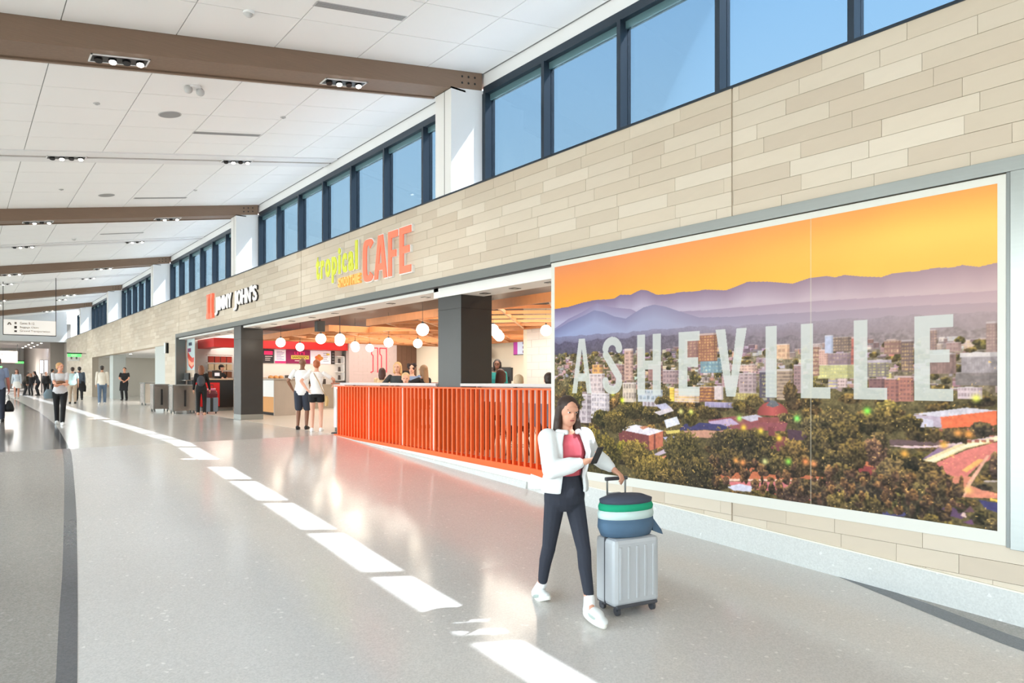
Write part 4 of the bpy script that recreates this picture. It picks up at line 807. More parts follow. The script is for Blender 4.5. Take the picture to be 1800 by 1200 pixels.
# bar stools behind the screen
M_SEATW = mat('stool_dark_seat', (58, 44, 40), .6)
def stool(x, y, l, m, back=True, zs=1., rz=0.):
    o = tag(empty('bar_stool', (x, y, 0.002), rz), l, 'bar stool', 'bar stools behind the orange screen')
    o.scale = (1, 1, zs)
    MB().loft([((0, 0, .70), .17, .17, None), ((0, 0, .72), .19, .19, None), ((0, 0, .75), .18, .18, None)]).build('seat', m, o, True)
    for sx, sy in ((-1, -1), (1, -1), (1, 1), (-1, 1)): MB().cyl((sx * .11, sy * .11, .70), (sx * .19, sy * .19, 0), .013, .013, 8).build('leg', m, o)
    b = MB()
    for q in range(4): a_ = [(-.165, -.165), (.165, -.165), (.165, .165), (-.165, .165)]; b.cyl((*a_[q], .25), (*a_[(q + 1) % 4], .25), .009, .009, 6)
    b.build('footrest', m, o)
    if back:
        MB().hexa([(.16, -.17, .98), (.19, -.17, .98), (.19, .17, .98), (.16, .17, .98), (.18, -.16, 1.05), (.2, -.16, 1.05), (.2, .16, 1.05), (.18, .16, 1.05)]).build('backrest', m, o)
        MB().cyl((.165, -.14, .73), (.18, -.14, 1.0), .01, .01, 6).cyl((.165, .14, .73), (.18, .14, 1.0), .01, .01, 6).build('back_posts', m, o)
sb(MB().box(6.70, 6.715, 11.75, 14.55, .0, .84), 'backing_panel', M_ORANGE)

# ================================================================== COUNTERS AND KITCHEN
M_STONE = mat('grey_stone_slab', (176, 166, 156), .5, var=.1, vscale=4., stretch=(1, 1, .4)); M_TAN = mat('tan_wood', (216, 160, 104), .5, var=.12, vscale=5, stretch=(6, 6, 1)); M_SS = mat('stainless', (176, 170, 164), .25, metal=.9)
ct = tag(empty('sandwich_counter', (8.2, 22.9, shopz(23))), 'sandwich counter with stone end panel and tan wood front', 'counter')
box('end_panel', -.02, .72, -.0, .06, 0, 1.19, M_STONE, ct, .006); box('front_upper', 0, .7, .06, 4.3, .62, 1.18, M_WHITE, ct); box('front_lower', .01, .7, .06, 4.3, .1, .62, M_TAN, ct); box('toe_kick', .06, .7, .06, 4.3, 0, .1, M_BLACK, ct); box('worktop', -.05, .76, -.03, 4.35, 1.19, 1.24, M_STONE, ct, .006)
ct = tag(empty('order_counter', (7.0, 27.2, shopz(27))), 'black fronted order counter with a red printed panel', 'counter')
box('body', 0, 1.16, 0, .7, .14, 1.16, M_BLACK, ct); box('toe_kick', .03, 1.16, .05, .7, 0, .14, M_STEELD, ct); box('worktop', -.04, 1.14, -.05, .75, 1.16, 1.21, mat('tan_laminate', (196, 172, 146), .4), ct, .006)
rp_ = box('red_panel', -.28, .66, -.012, -.001, .17, 1.06, M_RED, ct); PF = lambda yv: (lambda u, v, w_: (u, yv - w_, v))
M_TXTW = mat('white_print', (245, 240, 238), .5)
text_line('printed_line', 'GOURMET', PF(-.013), .18, .52, .78, .85, .002, M_TXTW, rp_, .02); text_line('printed_line', 'SANDWICHES', PF(-.013), .06, .56, .66, .75, .002, M_TXTW, rp_, .02)
ct = tag(empty('smoothie_counter', (7.0, 15.0, 0)), 'white cafe order counter with wood top next to the couple', 'counter')
box('body', 0, 3.4, 0, .6, .1, 1.12, M_WHITE, ct); box('toe_kick', .03, 3.4, .03, .6, 0, .1, M_STEELD, ct); box('worktop', -.05, 3.45, -.06, .66, 1.12, 1.16, mat('red_brown_wood', (158, 92, 66), .4, var=.1), ct, .005); box('glass_apron', .9, 3.3, -.02, -.005, .3, 1.1, mat('pale_laminate', (214, 205, 198), .4), ct)
o = tag(empty('queue_post', (6.82, 14.9, shopz(14.8))), 'dark upright post with round foot at the end of the orange screen', 'post'); box('upright', -.05, .05, -.03, .03, .02, 1.02, mat('slate_metal', (52, 58, 66), .4), o, .004); MB().cyl((0, 0, 0), (0, 0, .025), .19, .17, 20).build('foot', M_BLACK, o)
# back counter under the menu boards
bc = tag(empty('back_counter', (8.95, 26.9, shopz(27))), 'stainless back counter below the menu boards', 'counter'); box('body', 0, 3.7, 0, .65, 0, .95, M_SS, bc); box('worktop', -.03, 3.73, -.03, .68, .95, .99, M_SS, bc, .004)
M_BREAD = mat('bread_crust', (206, 150, 92), .7, var=.15, vscale=12); M_KDARK = mat('kitchen_dark', (66, 58, 56), .4)
for k, (x, wd, h, d, m, nm, l) in enumerate(((9.1, .35, .28, .3, M_KDARK, 'meat_slicer', 'dark kitchen appliance at the left end of the back counter'), (9.5, .6, .42, .4, M_BREAD, 'bread_tray', 'tray of golden bread loaves on the back counter'), (10.2, .75, .36, .4, M_SS, 'prep_unit', 'stainless prep unit on the back counter'), (11.05, .25, .40, .3, M_SS, 'drink_dispenser', 'stainless drink dispenser on the back counter'), (11.5, .3, .3, .3, M_KDARK, 'coffee_machine', 'black coffee machine on the back counter'))):
    o = tag(empty(nm, (x, 27.05, shopz(27) + .99)), l, nm.split('_')[-1])
    if nm == 'bread_tray':
        box('tray', 0, wd, 0, d, 0, .18, M_KDARK, o)
        for q in range(3): MB().ball((.1 + q * .2, .2, .26), .1, .18, .09).build('loaf', M_BREAD, o, True)
    elif nm == 'drink_dispenser': box('base', 0, wd, 0, d, 0, .05, M_KDARK, o); MB().cyl((wd / 2, .15, .05), (wd / 2, .15, h), .09, .09, 16).build('tank', m, o, True); MB().cyl((wd / 2, .02, .12), (wd / 2, .08, .12), .015, .015, 8).build('tap', M_KDARK, o)
    else: box('body', 0, wd, 0, d, 0, h * .7, m, o, .01); box('hood', .03, wd - .03, .1, d, h * .7, h, M_SS if m is M_KDARK else M_KDARK, o, .01); box('front_panel', .04, wd - .04, -.01, 0, .05, h * .5, M_KDARK, o)
# menu boards
def board(n, x0, x1, label, m, deco):
    o = tag(empty(n, (x0, 27.595, 1.90)), label, 'menu board'); deco(box('panel', 0, x1 - x0 - .02, -.05, 0, 0, .54, m, o, .004), x1 - x0 - .02); return o
M_MAG = mat('magenta_print', (132, 20, 78), .4, emit=(132, 20, 78), estr=.35); M_MENUD = mat('menu_dark_print', (42, 40, 48), .4, emit=(42, 40, 48), estr=.3); M_MENUL = mat('menu_light_print', (232, 228, 238), .4, emit=(232, 228, 238), estr=.3)
M_HOT = mat('hot_pink_print', (240, 40, 110), .4, emit=(240, 40, 110), estr=.4); M_GOLD = mat('gold_print', (216, 190, 90), .4, emit=(216, 190, 90), estr=.35)
PB = lambda u, v, w_: (u, -.051 - w_, v)
def rows(o, u0, u1, v0, v1, n, m):
    for k in range(n): v = v0 + (v1 - v0) * (k + .5) / n; box('printed_line', u0, u0 + (u1 - u0) * random.uniform(.6, 1), -.053, -.0505, v - .012, v + .012, m, o)
def d1(o, W_): rows(o, .06, W_ * .45, .08, .48, 5, M_TXTW); rows(o, W_ * .55, W_ - .05, .08, .3, 3, M_TXTW); box('printed_block', W_ * .5, W_ - .05, -.053, -.0505, .33, .48, M_HOT, o)
def d2(o, W_): box('printed_block', .0, W_, -.053, -.0505, 0, .09, M_HOT, o); rows(o, .06, W_ - .06, .13, .5, 7, mat('lilac_print', (180, 170, 215), .5))
def d3(o, W_): text_line('printed_line', "LET'S", PB, W_ * .34, W_ * .78, .36, .48, .002, M_HOT, o, .02); box('printed_block', W_ * .2, W_ * .95, -.053, -.0505, .18, .33, M_GOLD, o); text_line('printed_line', 'SANDWICH', PB, W_ * .24, W_ * .92, .21, .30, .002, mat('olive_print', (96, 84, 24), .5), o, .03); rows(o, W_ * .35, W_ * .8, .08, .14, 1, M_TXTW)
def d4(o, W_):
    for k in range(5): MB().ball((W_ * (.3 + .11 * (k % 3)), -.06, .14 + .09 * (k // 2) + .03 * (k % 2)), .085, .012, .075).build('printed_block', mat(('burger_tan', 'burger_orange')[k % 2], ((216, 150, 70), (226, 120, 60))[k % 2], .5), o, True)
    rows(o, W_ * .62, W_ - .06, .08, .48, 5, mat('grey_print', (150, 150, 165), .5)); box('printed_block', W_ - .2, W_ - .05, -.053, -.0505, .36, .44, M_GOLD, o)
board('menu_board', 9.05, 9.85, 'dark menu board with white lines and a pink block', M_MENUD, d1); board('menu_board', 9.87, 10.33, 'pale narrow menu board with a pink foot', M_MENUL, d2)
board('menu_board', 10.33, 11.35, 'magenta menu board with pink and gold lettering', M_MAG, d3); board('menu_board', 11.35, 12.25, 'white menu board with a sandwich picture', M_MENUL, d4)
o = tag(empty('menu_strip', (12.27, 27.595, 1.90)), 'narrow black menu strip beside the white menu board', 'menu board'); box('panel', 0, .14, -.04, 0, 0, .54, M_BLACK, o)
for k in range(4): box('printed_block', .02, .12, -.043, -.0405, .05 + k * .12, .13 + k * .12, mat('grey_icons', (120, 120, 128), .5), o)
sh = tag(empty('wall_shelf', (12.42, 27.59, 1.2)), 'white open shelf unit at the end of the menu wall', 'shelf')
for z in (0, .35, .7, 1.0): box('shelf_board', 0, .32, -.3, 0, z, z + .03, M_WHITE, sh)
box('side', .3, .33, -.3, 0, 0, 1.03, M_WHITE, sh)
for k, z in enumerate((.03, .38, .73)): tag(MB().cyl((12.55, 27.42, 1.2 + z), (12.55, 27.42, 1.2 + z + .2), .06, .05, 12).build('cup_stack', M_KDARK), 'dark stack of cups on the white shelf, ' + ('bottom', 'middle', 'top')[k] + ' level', 'cups', 'cup stacks on the shelf')
# bread pictures / boxes on the wall left of the pillar
rk = tag(empty('chip_rack', (7.62, 28.9, 1.3)), 'snack rack with red and cream packets beside the order counter', 'rack')
for z in (0, .3, .6, .9): box('shelf_board', 0, .95, -.25, .02, z, z + .02, M_SS, rk)
for z in range(3):
    for k in range(4): box('packet', .05 + k * .23, .24 + k * .23, -.22, -.08, .02 + z * .3, .26 + z * .3, mat(('red_packet', 'cream_packet', 'brown_packet')[(2 - z)], ((176, 60, 46), (228, 214, 178), (140, 92, 66))[2 - z], .5), rk)
o = tag(empty('till', (7.45, 27.4, shopz(27) + 1.21)), 'black order till on the sandwich counter', 'till'); box('screen', 0, .34, -.02, .02, .06, .3, M_BLACK, o, .006); box('stand', .12, .22, 0, .16, 0, .1, M_BLACK, o); box('display', .08, .26, -.024, -.02, .1, .22, M_MENUL, o)
o = tag(empty('till', (8.6, 15.3, 1.16)), 'black order till on the white cafe counter', 'till'); box('screen', 0, .34, -.02, .02, .06, .3, M_BLACK, o, .006); box('stand', .12, .22, 0, .16, 0, .1, M_BLACK, o); box('receipt_printer', .4, .55, 0, .16, 0, .14, M_BLACK, o, .006)
# sandwich poster in the shop window
ps = tag(empty('window_poster', (6.95, 29.0, shopz(29))), 'glass panel poster of a large red sandwich at the shop corner', 'poster')
box('glass_sheet', -.005, .005, -1.15, -.02, 1.25, 2.78, mat('poster_sky', (196, 214, 216), .3), ps)
M_SANDW = mat('sandwich_red_print', (212, 70, 52), .4, var=.3, vscale=9); b = MB()
b.prism([(-1.05, 1.66), (-.7, 1.55), (-.3, 1.7), (-.12, 2.05), (-.15, 2.25), (-.45, 2.1), (-.8, 1.98), (-1.08, 2.0)], lambda u, v: (-.008, u, v), lambda u, v: (-.005, u, v)); b.build('sandwich_print', M_SANDW, ps)
MB().prism([(-1.05, 1.74), (-.7, 1.64), (-.32, 1.78), (-.2, 2.0), (-.4, 1.9), (-.8, 1.8), (-1.05, 1.84)], lambda u, v: (-.010, u, v), lambda u, v: (-.008, u, v)).build('sandwich_print', mat('sandwich_cream_print', (240, 170, 140), .5, var=.2, vscale=14), ps)
box('lower_print', -.009, -.005, -1.14, -.03, 1.25, 1.52, mat('poster_beige', (206, 186, 166), .5), ps); box('printed_block', -.009, -.005, -.75, -.3, 2.46, 2.58, mat('navy_print', (46, 52, 78), .5), ps); box('printed_block', -.009, -.005, -.62, -.15, 2.22, 2.36, mat('plum_print', (130, 60, 100), .5), ps)
o = tag(empty('cup_station', (6.75, 28.2, shopz(28))), 'low dark shelf unit below the sandwich poster', 'shelf')
box('body', 0, .22, 0, .75, 0, .95, M_STEELD, o); box('shelf_board', -.04, .24, -.02, .77, .95, .98, M_SS, o); box('shelf_board', -.04, .24, -.02, .77, 1.12, 1.15, M_SS, o); box('back', .2, .24, 0, .75, .98, 1.15, M_BLACK, o)
for k in range(3): tag(MB().cyl((6.86, 28.35 + k * .24, shopz(28) + 1.15), (6.86, 28.35 + k * .24, shopz(28) + 1.42), .06, .05, 12).build('cup_dispenser', M_BLACK), 'black cup dispenser on the shelf below the poster, ' + ('closest to the order counter', 'middle one', 'closest to the jamb')[k], 'dispenser', 'cup dispensers below the poster')
# red line art, wall devices and screen in the cafe
M_NEON = mat('red_line_tube', (226, 24, 56), .4, emit=(226, 24, 56), estr=.6)
la = tag(empty('line_art', (13.75, 26.885, 1.55)), 'red outlined twin column line art on the blush tile wall', 'wall art')
def tube(pts, n): 
    b = MB()
    for p, q in zip(pts[:-1], pts[1:]): b.cyl((p[0], 0, p[1]), (q[0], 0, q[1]), .018, .018, 6)
    b.build(n, M_NEON, la)
tube([(-.02, 0), (.1, .05), (.1, .72), (.03, .78), (.03, 1.05), (.32, 1.05), (.32, 0.)], 'outline'); tube([(.5, 0), (.5, .72), (.42, .8), (.42, 1.05), (.74, 1.05), (.74, 0)], 'outline')
o = tag(empty('menu_screen', (15.99, 19.55, 2.14)), 'wall screen with a purple edge on the cream cafe wall', 'screen'); box('bezel', -.06, 0, -.36, .34, 0, .72, M_BLACK, o); box('display', -.064, -.06, -.34, .1, .02, .70, mat('screen_blue', (196, 206, 228), .4, emit=(196, 206, 228), estr=.5), o); box('display_edge', -.064, -.06, .1, .33, .02, .70, mat('screen_purple', (168, 60, 150), .4, emit=(168, 60, 150), estr=.5), o)
for k in range(4): box('icon', -.067, -.064, -.32, -.2, .06 + k * .16, .15 + k * .16, mat('icon_plum', (120, 80, 120), .5), o)
o = tag(empty('till', (10.3, 13.1, .9)), 'black order till behind the bar right of the pillar', 'till'); box('stand', -.05, .05, -.1, .1, 0, .4, M_BLACK, o); box('screen', -.03, .02, -.2, .2, .3, .62, M_BLACK, o, .006); box('printer', -.1, .1, .25, .5, .1, .5, M_BLACK, o, .006)
o = tag(empty('service_counter', (10.2, 11.6, 0)), 'low white service counter under the tills in the cafe', 'counter'); box('body', -.1, .5, -1.4, 2.2, 0, .86, M_WHITE, o); box('worktop', -.14, .54, -1.44, 2.24, .86, .9, M_LEDGE, o)
o = tag(empty('blender_shelf', (15.7, 21.3, 1.95)), 'dark wall shelf with bracketed screen on the cream wall', 'shelf'); box('shelf_board', -.35, .28, -1.2, 1.2, -.4, -.25, M_KDARK, o); box('screen_back', -.2, -.1, -.2, .7, .1, .45, M_KDARK, o); box('arm', -.1, .28, .2, .3, .2, .3, M_KDARK, o)
o = tag(empty('wall_panel_door', (11.985, 8.25, 1.25)), 'narrow pale hatch with a dark edge on the white tile wall', 'hatch'); box('leaf', -.02, 0, -.2, .1, 0, .75, mat('peach_panel', (236, 212, 190), .5), o); box('edge', -.03, 0, .1, .14, 0, .75, M_KDARK, o)

# ================================================================== CORRIDOR FURNISHINGS
def bin_(x, y, rz, l, w_=.74, d=.62, h=1.0):
    o = tag(empty('waste_bin', (x, y, fz(y)), rz), l, 'waste bin', 'stainless waste stations')
    cb = box('cabinet', -w_ / 2, w_ / 2, -d / 2, d / 2, .1, h - .04, M_SS, o, .008); box('top', -w_ / 2 - .015, w_ / 2 + .015, -d / 2 - .015, d / 2 + .015, h - .04, h, mat('bin_top_grey', (150, 150, 148), .4, metal=.5), o, .006)
    box('door_slot', -.02, .05, -d / 2 - .004, -d / 2, .25, .82, M_BLACK, cb)
    for sx in (-1, 1): box('corner_post', sx * w_ / 2 - .02, sx * w_ / 2 + .02, -d / 2 - .012, -d / 2 + .02, .06, h - .04, M_STEEL, o)
    for sx in (-1, 1):
        for sy in (-1, 1): MB().cyl((sx * w_ * .42 - .015, sy * d * .38, .05), (sx * w_ * .42 + .015, sy * d * .38, .05), .05, .05, 12).build('caster', M_STEELD, o)
bin_(6.12, 26.15, .0, 'stainless waste station with a dark door slot in front of the sandwich shop'); bin_(5.75, 27.9, .0, 'stainless waste station behind the slotted one in front of the sandwich shop', .5)
bin_(6.72, 34.4, .1, 'stainless waste station at the edge of the far seating alcove', .66)
# wayfinding sign
ws = tag(empty('wayfinding_sign', (2.6, 39, 3.28)), 'hanging white wayfinding sign in a black frame', 'sign')
wf = box('face', -1.0, .98, -.05, .05, .03, .70, mat('sign_face', (238, 232, 226), .4, emit=(238, 232, 226), estr=.35), ws)
box('frame_bottom', -1.03, 1.0, -.06, .06, 0, .03, M_BLACK, ws)
for sx in (-1.03, .98): box('rod', sx, sx + .025, -.02, .02, 0, ceil_z(2.6 + sx) - 3.28, M_BLACK, ws)
M_TXG = mat('grey_print_text', (120, 112, 108), .5); M_TXD = mat('dark_print_text', (48, 44, 44), .5)
PWS = lambda u, v, w_: (-1.0 + u, -.051 - w_, v)
for t, v in (('Gates 8-12', .50), ('Baggage Claim', .31), ('Ground Transportation', .14)): text_line('lettering', t, PWS, .60, .60 + .055 * len(t), v, v + .11, .003, M_TXG, wf, .01)
box('pictogram', -.60, -.52, -.054, -.05, .50, .6, M_TXG, ws); box('pictogram', -.61, -.51, -.054, -.05, .30, .42, M_TXD, ws); box('pictogram', -.61, -.51, -.054, -.05, .14, .22, M_TXD, ws)
MB().prism([(-.88, .46), (-.82, .46), (-.79, .53), (-.76, .46), (-.70, .46), (-.76, .58), (-.82, .58)], lambda u, v: (u, -.054, v), lambda u, v: (u, -.05, v)).build('arrow', M_TXG, ws)
M_GREENS = mat('green_sign_glow', (90, 210, 110), .4, emit=(90, 220, 110), estr=1.2)
def exit_sign(x, y, z, l, w_=.55, rz=0.):
    o = tag(empty('exit_sign', (x, y, z), rz), l, 'exit sign', 'green exit signs'); box('housing', -w_ / 2, w_ / 2, -.05, .05, .2, .27, M_BLACK, o); box('face', -w_ / 2 + .04, w_ / 2 - .04, -.02, .02, 0, .2, M_GREENS, o)
    if x > 5: box('bracket', w_ / 2, 6.6 - x, -.02, .02, .22, .25, M_BLACK, o)
    elif y < 80: box('rod', -.01, .01, -.01, .01, .27, 4.17 - z, M_BLACK, o)
    else: box('rod', -.01, .01, -.01, .01, .27, 5.6 - z, M_BLACK, o)
    text_line('lettering', 'EXIT', lambda u, v, w_2: (u, -.021 - w_2, v), -.17, .17, .03, .17, .002, M_TXTW, o, .02)
exit_sign(5.95, 53.5, 2.75, 'green exit sign hanging near the far seating alcove', .85); exit_sign(4.4, 78, 2.75, 'green exit sign in the distant passage', .7); exit_sign(3.4, 96, 2.6, 'farthest small green exit sign', .9)
o = tag(empty('wall_sconce', (6.56, 30.46, 2.3)), 'small upright black and steel wall sconce between the shops', 'wall lamp'); box('back_plate', 0, .03, -.09, .09, 0, .42, M_BLACK, o); MB().cyl((-.06, .0, 0), (-.06, .0, .42), .06, .06, 14).build('tube_body', M_STEEL, o)
o = tag(empty('projecting_sign', (6.3, 56.5, 2.55)), 'small white blade sign with grey pictograms near the far end', 'sign'); box('panel', -.4, .28, -.04, .04, 0, .6, mat('blade_white', (226, 226, 226), .5), o)
for k in range(2): MB().cyl((-.2 + k * .3, -.041, .42), (-.2 + k * .3, -.045, .42), .05, .05, 12).box(-.25 + k * .3, -.15 + k * .3, -.045, -.041, .12, .36).build('pictogram', M_TXG, o)
# seating alcove
M_ALC = mat('alcove_wall', (202, 196, 186), .7); M_PALEG = mat('pale_grey_panel', (188, 194, 192), .5)
tag(MB().box(10.5, 10.7, 30.9, 50.9, 0, 2.8).box(6.95, 10.5, 50.8, 51.0, 0, 2.8).box(6.95, 10.5, 30.8, 31.0, 0, 2.8).build('wall_alcove', M_ALC), 'beige walls of the far seating alcove', 'wall', kind='structure')
tag(MB().box(6.62, 10.6, 30.9, 50.9, 2.68, 2.8).build('ceiling_alcove', M_WHITE), 'white ceiling of the far seating alcove', 'ceiling', kind='structure')
tag(MB().box(6.63, 6.75, 31.0, 33.0, .1, 2.65).build('door_1', M_PALEG), 'pale grey sliding panel at the near side of the seating alcove', 'door', kind='structure')
tag(MB().box(6.9, 7.55, 45.2, 46.3, .1, 2.68).build('column_alcove', M_PALEG), 'pale grey square column inside the seating alcove', 'column', kind='structure')
lamp('alcove_lamp', 'AREA', (8.2, 38, 2.6), 120, (1, .93, .85), 1.2, (8.2, 38, 0)); lamp('alcove_wall_lamp', 'SPOT', (9.6, 39.5, 2.6), 120, (1, .92, .82), .1, (10.6, 40.5, 1.2), 1.6, .5)
for k in range(3):
    o = tag(empty('downlight', (7.4 + .9 * (k % 2), 36.5 + 3.2 * k, 2.675)), 'small bright downlight in the seating alcove ceiling', 'ceiling light', 'alcove downlights'); MB().cyl((0, 0, 0), (0, 0, -.02), .1, .1, 14).build('trim_ring', M_GREY, o); MB().cyl((0, 0, -.02), (0, 0, -.025), .07, .07, 14).build('lens', M_LAMP, o)
def wheelchair(x, y, l):
    o = tag(empty('wheelchair', (x, y, fz(y)), .5), l, 'wheelchair', 'folded wheelchairs in the alcove'); k = M_BLACK
    for s in (-1, 1):
        b = MB()
        for i in range(20): a, c = 2 * math.pi * i / 20, 2 * math.pi * (i + 1) / 20; b.cyl((s * .28, .3 * math.cos(a), .3 + .3 * math.sin(a)), (s * .28, .3 * math.cos(c), .3 + .3 * math.sin(c)), .016, .016, 5)
        b.build('wheel', k, o); MB().cyl((s * .24, -.42, .08), (s * .27, -.42, .08), .08, .08, 12).build('caster', k, o); MB().cyl((s * .25, .22, .4), (s * .25, .3, .95), .014, .014, 6).cyl((s * .25, .3, .95), (s * .25, .42, .95), .016, .016, 6).cyl((s * .25, .22, .48), (s * .25, -.4, .48), .014, .014, 6).cyl((s * .25, -.4, .48), (s * .25, -.42, .1), .014, .014, 6).build('side_frame', M_STEELD, o)
    box('seat', -.24, .24, -.25, .22, .46, .5, k, o); box('backrest', -.24, .24, .22, .26, .5, .9, k, o)
wheelchair(7.9, 40.2, 'black wheelchair parked in the seating alcove'); wheelchair(8.3, 38.6, 'black wheelchair nearer the waste station in the alcove')

# distant signs and displays beyond the bulkhead
o = tag(empty('wayfinding_sign', (3.1, 70, 2.65)), 'distant hanging sign with a pale face and dark lettering beyond the bulkhead', 'sign'); sf = box('face', -.75, .7, -.05, .05, 0, .95, mat('sign_face_warm', (232, 212, 196), .4, emit=(232, 212, 196), estr=.4), o)
text_line('lettering', 'Gates', lambda u, v, w_: (u, -.051 - w_, v), -.65, .1, .62, .85, .004, M_TXD, sf, .01); box('pictogram', .2, .55, -.055, -.05, .45, .9, M_TXTW, sf)
for sx in (-.75, .68): box('rod', sx, sx + .02, -.02, .02, .95, 1.52, M_BLACK, o)
for k, x in enumerate((5.25, 5.55)):
    o = tag(empty('display_screen', (x, 67.5, 1.75)), 'tall bright display screen by the far passage wall, ' + ('farther from', 'closer to') [k] + ' the wall', 'screen', 'display screens in the far passage'); box('bezel', -.13, .13, -.03, .05, 0, 1.1, M_BLACK, o); box('display', -.11, .11, -.034, -.03, .03, 1.07, mat('display_white', (236, 240, 246), .4, emit=(236, 240, 246), estr=1.4), o); box('stand', -.03, .03, -.02, .04, fz(67.5) - 1.75, 0, M_BLACK, o)

# ================================================================== PEOPLE
def fuse(mb, voxel, it=3):
    """merge overlapping closed shapes into one continuous skin"""
    me = mb.mesh('f'); ob = bpy.data.objects.new('f', me)
    r = ob.modifiers.new('r', 'REMESH'); r.mode = 'VOXEL'; r.voxel_size = voxel
    if it: s = ob.modifiers.new('s', 'SMOOTH'); s.factor = .5; s.iterations = it
    out_ = evaluate(ob); bpy.data.meshes.remove(me)
    out_.polygons.foreach_set('use_smooth', [True] * len(out_.polygons)); return out_
def cap(b, p, q, r0, r1, n=12):
    p, q = Vector(p), Vector(q); b.cyl(p, q, r0, r1, n); b.ball(p, r0, n=n, m=7); b.ball(q, r1, n=n, m=7)
def ik(a, c, l1, l2, hint):
    a, c = Vector(a), Vector(c); d = c - a; L = min(d.length, (l1 + l2) * .999)
    if d.length < 1e-6: d = Vector((0, 0, -1))
    d.normalize(); c = a + d * L; x = (l1 * l1 - l2 * l2 + L * L) / (2 * L); h = math.sqrt(max(l1 * l1 - x * x, 0)); hn = Vector(hint); hn = hn - d * hn.dot(d)
    if hn.length < 1e-6: hn = d.orthogonal()
    return a + d * x + hn.normalized() * h, c
def hand(b, wr, d, n, curl=.5, side=1, spread=0.):
    """palm, four unequal bent fingers and a thumb; d = along, n = towards the palm side"""
    d = Vector(d).normalized(); n = Vector(n); n = (n - d * n.dot(d)).normalized(); s = d.cross(n) * side; wr = Vector(wr)
    R = Matrix((s, d, n)).transposed()
    b.ball(wr + d * .045, .038, .05, .017, n=10, m=6, rot=R); cap(b, wr - d * .01, wr + d * .02, .024, .026, 8)
    for k, (o, L, r) in enumerate(((-.028, .068, .0088), (-.009, .078, .0092), (.010, .073, .009), (.028, .056, .0082))):
        p = wr + d * .082 + s * o; a1 = curl * .8; d1 = d * math.cos(a1) + n * math.sin(a1); q = p + d1 * L * .55; a2 = curl * 1.9; d2 = d * math.cos(a2) + n * math.sin(a2)
        cap(b, p, q, r, r * .95, 7); cap(b, q, q + d2 * L * .5, r * .95, r * .8, 7)
    p = wr + d * .025 - s * .03; dt = (d * .65 - s * .6 + n * (.3 + .4 * curl)).normalized(); q = p + dt * .04; cap(b, p, q, .0115, .0105, 7); d2 = (d * .9 - s * .1 + n * (.2 + .5 * curl)).normalized(); cap(b, q, q + d2 * .032, .0105, .0088, 7)
SK = {}
def skin(c): return mat('skin_%d_%d_%d' % c, c, .55, var=.05, vscale=10)
def cloth(c, bump=.25): return mat('cloth_%d_%d_%d' % c, c, .85, var=.10, vscale=7, bump=bump, bscale=30)
